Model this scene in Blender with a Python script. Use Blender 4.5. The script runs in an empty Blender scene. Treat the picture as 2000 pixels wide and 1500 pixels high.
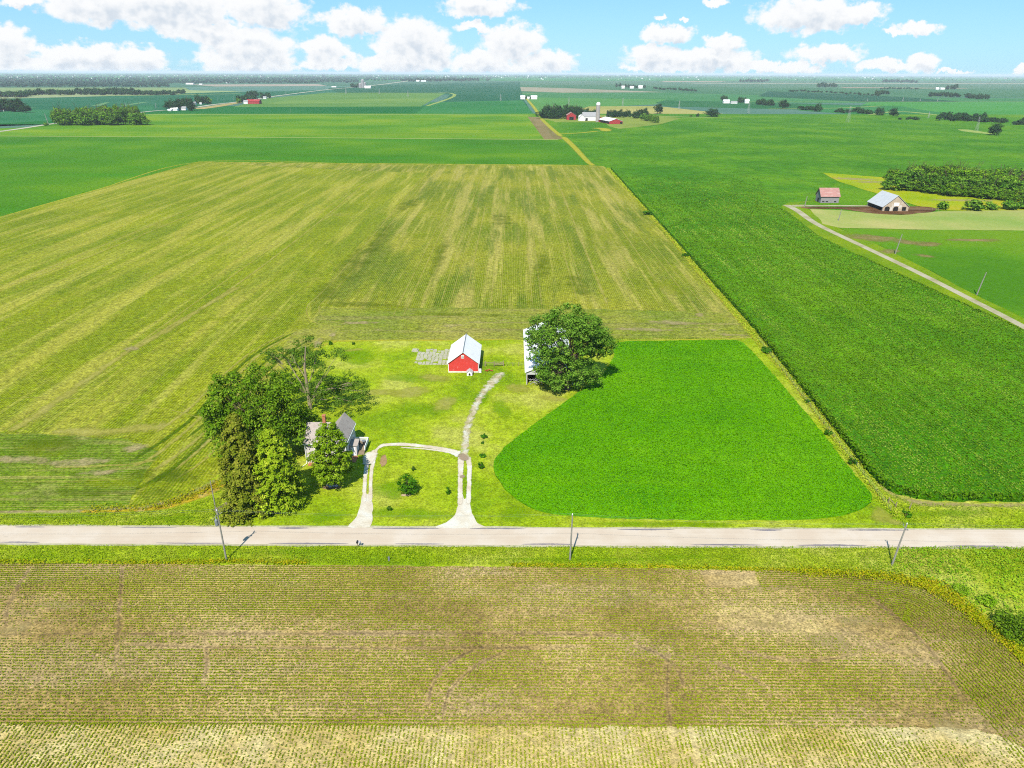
import bpy, math, random
import numpy as np
from mathutils import Vector, Euler
from mathutils.geometry import tessellate_polygon
R = math.radians
sc = bpy.context.scene
COL = sc.collection
rng = np.random.default_rng(7)
random.seed(7)

# ------------------------------------------------------------------ camera
F = 1388.0; H = 80.0; VH = 142.5
PT = math.atan((750 - VH) / F); RL = R(.22)
cf = Vector((0, math.cos(PT), -math.sin(PT))); cu0 = Vector((0, math.sin(PT), math.cos(PT))); cr0 = Vector((1, 0, 0))
cr = cr0 * math.cos(RL) + cu0 * math.sin(RL); cu = -cr0 * math.sin(RL) + cu0 * math.cos(RL)
cam_d = bpy.data.cameras.new('camera'); cam = bpy.data.objects.new('camera', cam_d); COL.objects.link(cam)
from mathutils import Matrix
cam.matrix_world = Matrix(((cr.x, cu.x, -cf.x, 0), (cr.y, cu.y, -cf.y, 0), (cr.z, cu.z, -cf.z, H), (0, 0, 0, 1)))
cam_d.sensor_width = 36; cam_d.lens = 36 * F / 2000; cam_d.clip_start = 1; cam_d.clip_end = 300000
sc.camera = cam

def ray(u, v):
    return (cf + cr * ((u - 1000) / F) + cu * ((750 - v) / F))
def P(u, v, z=0.0):
    """ground (or height z) point that was surveyed at this spot of the photograph"""
    d = ray(u, v); t = (z - H) / d.z
    return (d.x * t, d.y * t)
def mpp(u, v):
    """metres per photo pixel at the ground point"""
    x, y = P(u, v); return (y * math.cos(PT) + H * math.sin(PT)) / F

# ------------------------------------------------------------------ light
EXPO = 1.1
SUN_EL = R(50); sh = Vector((.25, .97, 0)).normalized()
ldir = Vector((sh.x * math.cos(SUN_EL), sh.y * math.cos(SUN_EL), -math.sin(SUN_EL)))
sd = bpy.data.lights.new('sun', 'SUN'); sd.energy = 4.2; sd.angle = R(.5); sd.color = (1, .96, .88)
so = bpy.data.objects.new('sun', sd); COL.objects.link(so); so.rotation_euler = ldir.to_track_quat('-Z', 'Y').to_euler()
so.location = (0, 0, 400)
sc.view_settings.view_transform = 'Standard'; sc.view_settings.look = 'None'
sc.view_settings.exposure = EXPO; sc.view_settings.gamma = 1
KL = 2.35     # displayed linear value of a sunlit white, used to turn seen colours into surface colours

def lin(c):
    c = c / 255.0
    return c / 12.92 if c <= .04045 else ((c + .055) / 1.055) ** 2.4
def A(r, g, b, k=1.0):
    return (min(.9, lin(r) / KL * k), min(.9, lin(g) / KL * k), min(.9, lin(b) / KL * k), 1)

# ------------------------------------------------------------------ node helper
class NT:
    def __init__(s, tree): s.t = tree; s.n = tree.nodes; s.l = tree.links
    def new(s, typ, **kw):
        n = s.n.new(typ)
        for k, v in kw.items(): setattr(n, k, v)
        return n
    def put(s, sock, v):
        if hasattr(v, 'is_linked'): s.l.new(v, sock)
        elif v is not None:
            if isinstance(v, (tuple, list)) and len(v) == 4 and len(sock.default_value) == 3: v = v[:3]
            sock.default_value = v
    def math(s, op, a, b=None, c=None, clamp=False):
        n = s.new('ShaderNodeMath', operation=op, use_clamp=clamp)
        for i, x in enumerate((a, b, c)):
            if x is not None: s.put(n.inputs[i], x)
        return n.outputs[0]
    def vm(s, op, a, b=None, scale=None):
        n = s.new('ShaderNodeVectorMath', operation=op); s.put(n.inputs[0], a)
        if b is not None: s.put(n.inputs[1], b)
        if scale is not None: s.put(n.inputs['Scale'], scale)
        return n.outputs['Value'] if op in ('DOT_PRODUCT', 'LENGTH') else n.outputs[0]
    def noise(s, vec, scale, detail=2, rough=.5, dims='3D'):
        n = s.new('ShaderNodeTexNoise', noise_dimensions=dims)
        s.put(n.inputs['Vector'], vec); n.inputs['Scale'].default_value = scale
        n.inputs['Detail'].default_value = detail; n.inputs['Roughness'].default_value = rough
        return n.outputs[0]
    def rng(s, v, a, b, c=0.0, d=1.0, smooth=True):
        n = s.new('ShaderNodeMapRange', interpolation_type='SMOOTHSTEP' if smooth else 'LINEAR')
        s.put(n.inputs[0], v)
        for i, x in enumerate((a, b, c, d)): s.put(n.inputs[i + 1], x)
        return n.outputs[0]
    def mix(s, f, a, b, mode='MIX'):
        n = s.new('ShaderNodeMix', data_type='RGBA', blend_type=mode)
        s.put(n.inputs[0], f); s.put(n.inputs[6], a); s.put(n.inputs[7], b)
        return n.outputs[2]
    def ramp(s, f, cols, pos=None):
        n = s.new('ShaderNodeValToRGB'); e = n.color_ramp.elements
        k = len(cols)
        for i in range(k):
            p_ = pos[i] if pos else i / (k - 1)
            if i < 2: e[i].position = p_ if i else 0; e[i].color = cols[i]
            else:
                el = e.new(p_); el.color = cols[i]
        if k > 1: e[1].position = (pos[1] if pos else 1 / (k - 1))
        s.put(n.inputs[0], f); return n.outputs[0]
    def attr(s, name):
        n = s.new('ShaderNodeAttribute'); n.attribute_name = name; return n.outputs['Fac']

def newmat(name):
    m = bpy.data.materials.new(name); m.use_nodes = True; t = NT(m.node_tree)
    b = m.node_tree.nodes['Principled BSDF']; b.inputs['Roughness'].default_value = .9
    b.inputs['Specular IOR Level'].default_value = .1
    return m, t, b

def ground_mat(name, cols, patch=.02, streaks=(), speck=(1.2, .5), bump=.3, alpha=None, rough=.95, detail=5, speck2=None, lo=.36, hi=.64, rows=None):
    m, t, b = newmat(name)
    pos = t.new('ShaderNodeNewGeometry').outputs['Position']
    n = t.rng(t.noise(pos, patch, detail, .55), lo, hi, smooth=False)
    c = t.ramp(n, cols) if len(cols) > 1 else cols[0]
    for i, (sx, sy, a, z, k, col) in enumerate(streaks):
        v = t.vm('MULTIPLY', pos, (sx, sy, 1)); v = t.vm('ADD', v, (i * 17.3, i * 5.1, i * 3.3))
        f = t.rng(t.noise(v, 1, 3, .6), a, z); f = t.math('MULTIPLY', f, k)
        c = t.mix(f, c, col)
    if rows:
        ax, sp_, col, k, dirn = rows      # axis across the rows, spacing, colour between rows, strength, optional direction
        sx_ = t.new('ShaderNodeSeparateXYZ'); t.put(sx_.inputs[0], pos)
        cross = t.math('ADD', sx_.outputs[ax], t.math('MULTIPLY', t.noise(pos, .12, 2), .5)) if dirn is None else t.math('ADD', t.vm('DOT_PRODUCT', pos, dirn), t.math('MULTIPLY', t.noise(pos, .05, 2), 1.2))
        tri = t.math('DIVIDE', t.math('PINGPONG', cross, sp_ / 2), sp_ / 2)
        f = t.math('MULTIPLY', t.rng(tri, .35, .75), t.rng(t.noise(pos, .22, 4, .7), .3, .62, .25, 1)); f = t.math('MULTIPLY', f, k)
        c = t.mix(f, c, col)
    sn = t.noise(pos, speck[0], 3, .7)
    g = t.rng(sn, .25, .75, 1 - speck[1], 1 + speck[1], smooth=False)
    c = t.mix(1, c, t.new('ShaderNodeCombineColor').outputs[0], 'MULTIPLY') if False else t.vm('SCALE', c, scale=g)
    if speck2:
        g2 = t.rng(t.noise(pos, speck2[0], 2, .6), .3, .7, 1 - speck2[1], 1 + speck2[1], smooth=False)
        c = t.vm('SCALE', c, scale=g2)
    t.put(b.inputs['Base Color'], c); b.inputs['Roughness'].default_value = rough
    b.inputs['Specular IOR Level'].default_value = .05
    if bump:
        bn = t.new('ShaderNodeBump'); bn.inputs['Strength'].default_value = bump; bn.inputs['Distance'].default_value = .3
        t.put(bn.inputs['Height'], sn); t.put(b.inputs['Normal'], bn.outputs[0])
    if alpha:
        a = t.attr('soft'); an = t.noise(pos, alpha[0], 4, .7)
        f = t.math('ADD', a, t.math('MULTIPLY', t.math('SUBTRACT', an, .5), alpha[1]))
        t.put(b.inputs['Alpha'], t.math('MULTIPLY', t.rng(f, .3, .3 + alpha[2]), alpha[3] if len(alpha) > 3 else 1))
    return m

def plain(name, col, rough=.7, var=.15, scale=2.0, metal=0, spec=.2, wave=None, stain=None):
    m, t, b = newmat(name)
    tc = t.new('ShaderNodeTexCoord').outputs['Object']
    n = t.noise(tc, scale, 5, .65)
    g = t.rng(n, .3, .7, 1 - var, 1 + var, smooth=False)
    c = t.vm('SCALE', tuple(col[:3]), scale=g)
    if stain:
        f = t.rng(t.noise(t.vm('MULTIPLY', tc, stain[1]), 1, 4, .7), stain[2], stain[3]); c = t.mix(t.math('MULTIPLY', f, stain[4]), c, stain[0])
    t.put(b.inputs['Base Color'], c); b.inputs['Roughness'].default_value = rough; b.inputs['Metallic'].default_value = metal
    b.inputs['Specular IOR Level'].default_value = spec
    if wave:
        sep = t.new('ShaderNodeSeparateXYZ'); t.put(sep.inputs[0], tc)
        w = t.math('PINGPONG', t.math('ABSOLUTE', sep.outputs[wave[0]]), wave[1])
        bn = t.new('ShaderNodeBump'); bn.inputs['Strength'].default_value = wave[2]; bn.inputs['Distance'].default_value = .1
        t.put(bn.inputs['Height'], w); t.put(b.inputs['Normal'], bn.outputs[0])
    return m

def leafmat(name, dark, mid, light, trans=.3, k=1.7):
    dark, mid, light = [tuple(min(.9, q * k) for q in c[:3]) + (1,) for c in (dark, mid, light)]
    m = bpy.data.materials.new(name); m.use_nodes = True; t = NT(m.node_tree)
    for n in list(t.n):
        if n.type != 'OUTPUT_MATERIAL': t.n.remove(n)
    out = [n for n in t.n if n.type == 'OUTPUT_MATERIAL'][0]
    c = t.ramp(t.attr('tint'), [dark, mid, light])
    oi = t.new('ShaderNodeObjectInfo')
    c = t.vm('SCALE', c, scale=t.rng(oi.outputs['Random'], 0, 1, .85, 1.15, smooth=False))
    d = t.new('ShaderNodeBsdfDiffuse'); t.put(d.inputs[0], c)
    tr = t.new('ShaderNodeBsdfTranslucent'); t.put(tr.inputs[0], t.vm('MULTIPLY', c, (1.2, 1.1, .6)))
    mx = t.new('ShaderNodeMixShader'); mx.inputs[0].default_value = trans
    t.l.new(d.outputs[0], mx.inputs[1]); t.l.new(tr.outputs[0], mx.inputs[2]); t.l.new(mx.outputs[0], out.inputs[0])
    return m

# ------------------------------------------------------------------ world: sky and cumulus
def sky_dir(u, v):
    d = ray(u, v).normalized(); return math.atan2(d.x, d.y), math.asin(d.z)
W = bpy.data.worlds.new('World'); sc.world = W; W.use_nodes = True
t = NT(W.node_tree); bg = W.node_tree.nodes['Background']; bg.inputs[1].default_value = .1
sky = t.new('ShaderNodeTexSky', sky_type='NISHITA'); sky.sun_disc = False
sky.sun_elevation = SUN_EL; sky.sun_rotation = math.atan2(-sh.x, -sh.y); sky.altitude = 100; sky.air_density = 1.0; sky.dust_density = .3; sky.ozone_density = 2.0
blobs = [(180,8,115,40),(330,12,180,52),(520,18,90,45),(390,58,95,28),(40,2,50,14),
 (15,88,62,45),(190,112,75,32),(120,112,60,26),(270,118,60,30),(20,128,90,20),(150,135,180,16),
 (485,95,100,50),(480,122,115,30),(690,42,70,30),(632,95,55,30),(650,125,70,14),
 (800,78,78,48),(780,122,120,24),(840,100,60,30),(1002,85,68,45),(940,122,70,26),(1065,122,66,26),(1000,136,130,14),
 (940,12,82,22),(922,50,36,12),(1582,28,118,38),(1680,30,60,24),(1792,53,50,17),(1750,60,30,8),
 (1300,68,58,22),(1285,112,75,30),(1412,86,42,20),(1380,118,120,28),(1500,132,110,14),(1620,104,85,22),
 (1725,130,62,14),(1800,120,34,20),(1290,34,16,7),(1335,38,10,6),(1400,3,28,10),(1998,140,20,10),(1860,140,40,5),(1290,133,80,10)]
ng = bpy.data.node_groups.new('cloud_density', 'ShaderNodeTree')
ng.interface.new_socket('Vector', in_out='INPUT', socket_type='NodeSocketVector')
ng.interface.new_socket('Value', in_out='OUTPUT', socket_type='NodeSocketFloat')
g = NT(ng); gi = g.new('NodeGroupInput'); go = g.new('NodeGroupOutput')
vin = gi.outputs[0]
wn = g.new('ShaderNodeTexNoise'); g.put(wn.inputs['Vector'], vin); wn.inputs['Scale'].default_value = 60; wn.inputs['Detail'].default_value = 5; wn.inputs['Roughness'].default_value = .6
warp = g.vm('SCALE', g.vm('SUBTRACT', wn.outputs['Color'], (.5, .5, .5)), scale=.028)
pv = g.vm('ADD', vin, warp)
acc = None
for (u, v, rx, ry) in blobs:
    az, el = sky_dir(u, v); az2, _ = sky_dir(u + 10, v); _, el2 = sky_dir(u, v - 10)
    sx = rx * abs(az2 - az) / 10; sy = ry * abs(el2 - el) / 10
    q = g.vm('MULTIPLY', g.vm('SUBTRACT', pv, (az, el, 0)), (1 / sx, 1 / sy, 0))
    d = g.math('SUBTRACT', 1, g.vm('LENGTH', q))
    acc = d if acc is None else g.math('SMOOTH_MAX', acc, d, .12)
fb = g.noise(g.vm('MULTIPLY', vin, (1, 1.5, 1)), 50, 6, .56)
acc = g.math('ADD', acc, g.math('MULTIPLY', g.math('SUBTRACT', fb, .43), 1.35))
g.put(go.inputs[0], acc)
tc = t.new('ShaderNodeTexCoord').outputs['Generated']
sep = t.new('ShaderNodeSeparateXYZ'); t.put(sep.inputs[0], tc)
az = t.math('ARCTAN2', sep.outputs[0], sep.outputs[1]); el = t.math('ARCSINE', sep.outputs[2])
cv = t.new('ShaderNodeCombineXYZ'); t.put(cv.inputs[0], az); t.put(cv.inputs[1], el)
def dens(off):
    n = t.new('ShaderNodeGroup'); n.node_tree = ng
    t.put(n.inputs[0], t.vm('ADD', cv.outputs[0], off)); return n.outputs[0]
d0 = dens((0, 0, 0)); d1 = dens((-.004, .010, 0))
al = t.rng(d0, -.02, .38)
lump = t.noise(cv.outputs[0], 70, 2, .5)
shade = t.math('MULTIPLY', t.rng(d1, .2, 1.0), t.rng(lump, .35, .65, .25, 1))  # self-shadow painted into the clouds: greyer where more cloud lies above
ccol = t.mix(shade, (4.6, 4.65, 4.7, 1), (3.2, 3.55, 3.95, 1))
tint = t.vm('MULTIPLY', sky.outputs[0], (.50, .72, .92))
skyc = t.mix(.7, tint, t.ramp(t.rng(el, 0, .13, smooth=False), [(1.75, 3.3, 4.4, 1), (1.05, 2.55, 4.2, 1)]))
W.node_tree.links.new(t.mix(al, skyc, ccol), bg.inputs[0])
W.cycles.sampling_method = 'MANUAL'; W.cycles.sample_map_resolution = 512

# ------------------------------------------------------------------ object helpers
def tag(o, label=None, cat=None, group=None, kind=None):
    if label: o['label'] = label
    if cat: o['category'] = cat
    if group: o['group'] = group
    if kind: o['kind'] = kind
    return o
def link(name, me, parent=None):
    o = bpy.data.objects.new(name, me); COL.objects.link(o)
    if parent: o.parent = parent
    return o
def empty(name, loc, rz=0, **kw):
    o = bpy.data.objects.new(name, None); COL.objects.link(o); o.location = loc; o.rotation_euler = (0, 0, rz)
    o.empty_display_size = .5
    return tag(o, **kw)
class MB:
    def __init__(s): s.v = []; s.f = []; s.m = []
    def add(s, vs, fs, mi=0):
        k = len(s.v); s.v += [tuple(x) for x in vs]; s.f += [tuple(i + k for i in f) for f in fs]; s.m += [mi] * len(fs); return s
    def box(s, x0, y0, z0, x1, y1, z1, mi=0):
        v = [(x0,y0,z0),(x1,y0,z0),(x1,y1,z0),(x0,y1,z0),(x0,y0,z1),(x1,y0,z1),(x1,y1,z1),(x0,y1,z1)]
        return s.add(v, [(0,3,2,1),(4,5,6,7),(0,1,5,4),(1,2,6,5),(2,3,7,6),(3,0,4,7)], mi)
    def prism(s, poly, axis, a, b, mi=0):
        """poly in (horizontal, z); extruded along axis 'x' or 'y' from a to b"""
        n = len(poly)
        f = (lambda h, z, k: (h, k, z)) if axis == 'y' else (lambda h, z, k: (k, h, z))
        v = [f(h, z, a) for h, z in poly] + [f(h, z, b) for h, z in poly]
        fs = [tuple(range(n)), tuple(range(2 * n - 1, n - 1, -1))] + [(i, i + n, (i + 1) % n + n, (i + 1) % n) for i in range(n)]
        return s.add(v, fs, mi)
    def tube(s, pts, rads, n=6, mi=0, cap=True):
        rings = []
        P_ = [Vector(p) for p in pts]
        for i, p in enumerate(P_):
            d = (P_[min(i + 1, len(P_) - 1)] - P_[max(i - 1, 0)]).normalized()
            a = d.orthogonal().normalized(); b = d.cross(a)
            rings.append([p + (a * math.cos(2 * math.pi * k / n) + b * math.sin(2 * math.pi * k / n)) * rads[i] for k in range(n)])
        v = [q for r_ in rings for q in r_]; fs = []
        for i in range(len(rings) - 1):
            for k in range(n):
                fs.append((i * n + k, i * n + (k + 1) % n, (i + 1) * n + (k + 1) % n, (i + 1) * n + k))
        if cap: fs += [tuple(range(n))[::-1], tuple(range((len(rings) - 1) * n, len(rings) * n))]
        return s.add(v, fs, mi)
    def lathe(s, prof, n=16, mi=0, c=(0, 0)):
        v = [(c[0] + r_ * math.cos(2 * math.pi * k / n), c[1] + r_ * math.sin(2 * math.pi * k / n), z) for r_, z in prof for k in range(n)]
        fs = [(i * n + k, i * n + (k + 1) % n, (i + 1) * n + (k + 1) % n, (i + 1) * n + k) for i in range(len(prof) - 1) for k in range(n)]
        fs += [tuple(range(n))[::-1], tuple(range((len(prof) - 1) * n, len(prof) * n))]
        return s.add(v, fs, mi)
    def mesh(s, name, mats):
        me = bpy.data.meshes.new(name); me.from_pydata(s.v, [], s.f)
        for m in (mats if isinstance(mats, (list, tuple)) else [mats]): me.materials.append(m)
        me.polygons.foreach_set('material_index', s.m); me.update(); return me
    def build(s, name, mats, parent=None): return link(name, s.mesh(name, mats), parent)

def vnoise(x, y, scale, seed=0):
    """smooth value noise on arrays, 0..1"""
    r_ = np.random.default_rng(seed); G = r_.random((256, 256))
    xs = x * scale + 1000.3; ys = y * scale + 1000.7
    xi = np.floor(xs).astype(int); yi = np.floor(ys).astype(int); fx = xs - xi; fy = ys - yi
    fx = fx * fx * (3 - 2 * fx); fy = fy * fy * (3 - 2 * fy)
    a = G[xi % 256, yi % 256]; b = G[(xi + 1) % 256, yi % 256]; c = G[xi % 256, (yi + 1) % 256]; d = G[(xi + 1) % 256, (yi + 1) % 256]
    return (a * (1 - fx) + b * fx) * (1 - fy) + (c * (1 - fx) + d * fx) * fy
def fbm(x, y, scale, seed=0, o=3):
    s_ = 0; w = .5; tot = 0
    for i in range(o): s_ = s_ + w * vnoise(x, y, scale * 2 ** i, seed + i); tot += w; w *= .5
    return s_ / tot
def inside(poly, x, y):
    c = np.zeros(len(x), bool); n = len(poly)
    for i in range(n):
        x1, y1 = poly[i]; x2, y2 = poly[(i + 1) % n]
        if y1 == y2: continue
        k = ((y1 > y) != (y2 > y)) & (x < (x2 - x1) * (y - y1) / (y2 - y1) + x1); c ^= k
    return c
def dist_poly(pts, x, y):
    d = np.full(len(x), 1e9)
    for (x1, y1), (x2, y2) in zip(pts[:-1], pts[1:]):
        dx, dy = x2 - x1, y2 - y1; L = dx * dx + dy * dy + 1e-9
        t_ = np.clip(((x - x1) * dx + (y - y1) * dy) / L, 0, 1)
        d = np.minimum(d, np.hypot(x - x1 - t_ * dx, y - y1 - t_ * dy))
    return d

def smooth(pts, closed=False, n=6):
    out = []; m = len(pts)
    rngi = range(m) if closed else range(m - 1)
    for i in rngi:
        g_ = (lambda k: pts[k % m]) if closed else (lambda k: pts[max(0, min(m - 1, k))])
        p0, p1, p2, p3 = g_(i - 1), g_(i), g_(i + 1), g_(i + 2)
        for j in range(n):
            s_ = j / n
            out.append(tuple(.5 * ((2 * p1[k]) + (-p0[k] + p2[k]) * s_ + (2 * p0[k] - 5 * p1[k] + 4 * p2[k] - p3[k]) * s_ ** 2 + (-p0[k] + 3 * p1[k] - 3 * p2[k] + p3[k]) * s_ ** 3) for k in range(len(p1))))
    if not closed: out.append(tuple(pts[-1]))
    return out
def ground_poly(px, sm=False):
    if sm: px = smooth(px, True, 5)
    return [P(*q) for q in px]
def densify(poly, step, jit, seed=1):
    r_ = random.Random(seed); out = []
    for i in range(len(poly)):
        a = poly[i]; b = poly[(i + 1) % len(poly)]; L = math.hypot(b[0] - a[0], b[1] - a[1]); k = max(1, min(240, int(L / step)))
        for j in range(k):
            s_ = j / k; out.append((a[0] + (b[0] - a[0]) * s_ + r_.uniform(-jit, jit), a[1] + (b[1] - a[1]) * s_ + r_.uniform(-jit, jit)))
    return out
def sheet(name, px, z, mat, sm=False, step=None, jit=0, thick=0, kind='structure', world=False, **kw):
    poly = px if world else ground_poly(px, sm)
    if step: poly = densify(poly, step, jit, len(name))
    tri = tessellate_polygon([[Vector((x, y, 0)) for x, y in poly]])
    v = [(x, y, z) for x, y in poly]; fs = []
    for a, b, c in tri:
        ar = (poly[b][0] - poly[a][0]) * (poly[c][1] - poly[a][1]) - (poly[c][0] - poly[a][0]) * (poly[b][1] - poly[a][1])
        fs.append((a, b, c) if ar > 0 else (a, c, b))
    n = len(poly)
    if thick:
        v += [(x, y, z - thick) for x, y in poly]; fs += [(i, i + n, (i + 1) % n + n, (i + 1) % n) for i in range(n)]
    me = bpy.data.meshes.new(name); me.from_pydata(v, [], fs); me.materials.append(mat); me.update()
    o = link(name, me); tag(o, kind=kind, **kw); return o
def soft_attr(me, a):
    at = me.attributes.new('soft', 'FLOAT', 'POINT'); at.data.foreach_set('value', np.array(a, np.float32))
def ribbons(name, lst, z, mat, parent=None, kind='structure', edge=(0, .6, 1, .6, 0), world=False):
    """lst of (px points with width in metres as third value)"""
    v = []; fs = []; a = []; dz = 0
    for pts in lst:
        pts = smooth(pts, False, 7) if len(pts) > 2 else pts
        g_ = [((p[0], p[1]) if world else P(p[0], p[1])) + (p[2],) for p in pts]
        k0 = len(v); m = len(edge)
        for i, (x, y, w) in enumerate(g_):
            x0, y0, _ = g_[max(0, i - 1)]; x1, y1, _ = g_[min(len(g_) - 1, i + 1)]
            L = math.hypot(x1 - x0, y1 - y0) or 1; nx, ny = -(y1 - y0) / L, (x1 - x0) / L
            e = min(1, min(i, len(g_) - 1 - i) / 2 + .15)
            for j in range(m):
                o_ = (j / (m - 1) - .5) * w; v.append((x + nx * o_, y + ny * o_, z + dz)); a.append(edge[j] * e)
        for i in range(len(g_) - 1):
            for j in range(m - 1):
                q = k0 + i * m + j; fs.append((q, q + 1, q + m + 1, q + m)[::-1])
        dz += .0007
    me = bpy.data.meshes.new(name); me.from_pydata(v, [], fs); me.materials.append(mat); soft_attr(me, a); me.update()
    o = link(name, me, parent)
    if not parent: tag(o, kind=kind)
    return o
def patches(name, lst, z, mat, kind='structure'):
    """soft-edged irregular patches: (u, v, rx metres, ry metres)"""
    v = []; fs = []; a = []; dz = 0
    for i, (u, w_, rx, ry) in enumerate(lst):
        cx, cy = P(u, w_); r_ = random.Random(i * 7 + len(name)); k0 = len(v); n = 18
        v.append((cx, cy, z + dz)); a.append(1); ph = r_.uniform(0, 6)
        for ring, al_ in ((.5, .75), (1, 0)):
            for k in range(n):
                th = 2 * math.pi * k / n; q = ring * (1 + .25 * math.sin(2 * th + ph) + r_.uniform(-.12, .12))
                v.append((cx + rx * q * math.cos(th), cy + ry * q * math.sin(th), z + dz)); a.append(al_)
        for k in range(n):
            k1 = (k + 1) % n; fs.append((k0, k0 + 1 + k, k0 + 1 + k1)); fs.append((k0 + 1 + k, k0 + 1 + n + k, k0 + 1 + n + k1, k0 + 1 + k1))
        dz += .0007
    me = bpy.data.meshes.new(name); me.from_pydata(v, [], fs); me.materials.append(mat); soft_attr(me, a); me.update()
    return tag(link(name, me), kind=kind)

def leaf_mesh(name, C, N, S, T, mat, extra=None):
    """one diamond-shaped leaf cluster face per centre; extra = MB with a trunk, second material"""
    n = len(C); N = N / (np.linalg.norm(N, axis=1, keepdims=True) + 1e-9)
    rv = rng.normal(size=(n, 3)); t_ = np.cross(N, rv); t_ /= (np.linalg.norm(t_, axis=1, keepdims=True) + 1e-9); b_ = np.cross(N, t_)
    S = np.asarray(S).reshape(-1, 1) * np.ones((n, 1))
    bend = N * S * .25
    V = np.stack([C + t_ * S, C + b_ * S * .62 + bend, C - t_ * S, C - b_ * S * .62 + bend], 1).reshape(-1, 3)
    nv = len(V); tint = np.repeat(np.clip(T, 0, 1), 4)
    ev = extra.v if extra else []; ef = extra.f if extra else []
    me = bpy.data.meshes.new(name)
    me.vertices.add(nv + len(ev)); co = np.concatenate([V.ravel(), np.array(ev, float).ravel()]) if ev else V.ravel()
    me.vertices.foreach_set('co', co)
    loops = np.arange(nv); starts = np.arange(n) * 4
    if ef:
        el_ = np.concatenate([np.array(f) + nv for f in ef]); es = np.cumsum([0] + [len(f) for f in ef])[:-1] + nv
        loops = np.concatenate([loops, el_]); starts = np.concatenate([starts, es])
    me.loops.add(len(loops)); me.loops.foreach_set('vertex_index', loops)
    me.polygons.add(len(starts)); me.polygons.foreach_set('loop_start', starts)
    me.materials.append(mat[0] if isinstance(mat, (list, tuple)) else mat)
    if extra:
        me.materials.append(mat[1]); mi = np.zeros(len(starts), int); mi[n:] = 1; me.polygons.foreach_set('material_index', mi)
    at = me.attributes.new('tint', 'FLOAT', 'POINT'); at.data.foreach_set('value', np.concatenate([tint, np.zeros(len(ev))]).astype(np.float32))
    me.update(); me.validate(); return me

# ------------------------------------------------------------------ palettes
M = {}
M['grass'] = ground_mat('lawn_grass', [A(142,176,18), A(166,192,24), A(184,200,44), A(202,206,84)], .045, speck=(2.6, .6), speck2=(.5, .2), bump=.7)
M['verge'] = ground_mat('verge_grass', [A(120,166,8), A(156,190,10), A(186,200,30)], .09, speck=(1.6, .5), bump=.7)
M['base'] = ground_mat('far_cropland', [A(48,132,58), A(60,150,60), A(90,158,66)], .0016, speck=(.05, .12), bump=0)  # bluish cast of distance haze put into the crop green
M['clover'] = ground_mat('clover_crop', [A(88,162,4), A(108,178,4), A(128,190,8)], .03, streaks=[(.01, .12, .5, .7, .5, A(132,190,20)), (.3, .02, .52, .72, .4, A(84,150,2))], speck=(1.8, .45), bump=.9, speck2=(.3, .12))
CORN = [A(76,138,4), A(92,150,8), A(112,162,10)]
M['corn'] = ground_mat('corn_crop', CORN, .012, speck=(1.1, .7), bump=1, speck2=(.12, .22),
    streaks=[(.25, .012, .5, .72, .35, A(66,140,30)), (.02, .03, .62, .75, .5, A(84,150,20))])
M['cornband'] = ground_mat('corn_band_crop', [A(74,136,4), A(92,150,6), A(118,164,6)], .006, speck=(.6, .6), bump=.8, streaks=[(.004, .03, .5, .7, .5, A(72,152,10))])
M['beanfar'] = ground_mat('bean_band_crop', [A(94,152,14), A(116,166,16), A(144,176,20)], .006, speck=(.3, .35), bump=.3, streaks=[(.003, .03, .52, .66, .6, A(132,164,22)), (.002, .05, .5, .7, .4, A(60,140,24))])
tan = A(194,186,84); tan2 = A(176,168,92)
M['soyW'] = ground_mat('soybean_west', [A(116,140,4), A(134,152,8), A(152,164,20)], .02, speck=(1.6, .7), speck2=(.5, .2), bump=.6, rows=(0, .76, A(204,196,70), .45, None),
    streaks=[(.10, .006, .46, .64, .85, A(184,180,68)), (.30, .012, .50, .72, .65, A(200,194,88)), (.07, .008, .50, .66, .7, A(112,140,0)), (.05, .05, .58, .75, .4, A(160,155,70))])
M['soyE'] = ground_mat('soybean_east', [A(112,136,8), A(140,152,20), A(168,168,40)], .011, speck=(1.6, .7), speck2=(.5, .2), bump=.6, rows=(0, .76, A(206,194,96), .4, None),
    streaks=[(.13, .007, .47, .64, .85, A(188,178,86)), (.42, .012, .52, .72, .7, A(206,196,92)), (.09, .01, .50, .66, .75, A(94,124,6))])
M['soyH'] = ground_mat('soybean_headland', [A(124,148,12), A(146,158,28), A(172,170,62)], .03, rows=(1, .76, A(200,186,116), .5, None), speck=(1.6, .7), speck2=(.4, .15), bump=.6,
    streaks=[(.015, .35, .50, .70, .75, A(160,148,84)), (.02, .7, .5, .7, .5, A(84,116,6)), (.06, .12, .6, .72, .6, A(172,152,108))])
M['soil'] = ground_mat('field_soil', [A(160,136,76), A(184,156,92), A(206,176,110), A(224,196,128)], .035, speck=(2.8, .6), speck2=(.7, .2), bump=.9,
    streaks=[(.03, .4, .5, .7, .6, A(206,176,124)), (.05, .9, .54, .72, .4, A(136,114,64)), (.04,.12,.5,.62,.6,A(212,184,130))])
M['soilS'] = ground_mat('field_soil_south', [A(220,192,112), A(236,210,138), A(246,226,162)], .08, speck=(2.6, .4), speck2=(.7, .2), bump=.9)
M['road'] = ground_mat('road_surface', [A(238,216,190), A(243,223,198), A(248,230,208)], .15, speck=(4, .05), bump=.05,
    streaks=[(.02, 1.2, .5, .7, .3, A(224,202,176)), (.02, 2.0, .55, .75, .35, A(252,240,220)), (.3, 2, .64, .72, .4, A(196,182,166)), (.08, 6, .6, .68, .35, A(206,190,172))])
M['gravel'] = ground_mat('gravel', [A(240,222,192), A(252,238,212), A(255,250,232)], .3, speck=(3, .15), bump=.4, alpha=(1.2, .9, .3))
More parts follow.
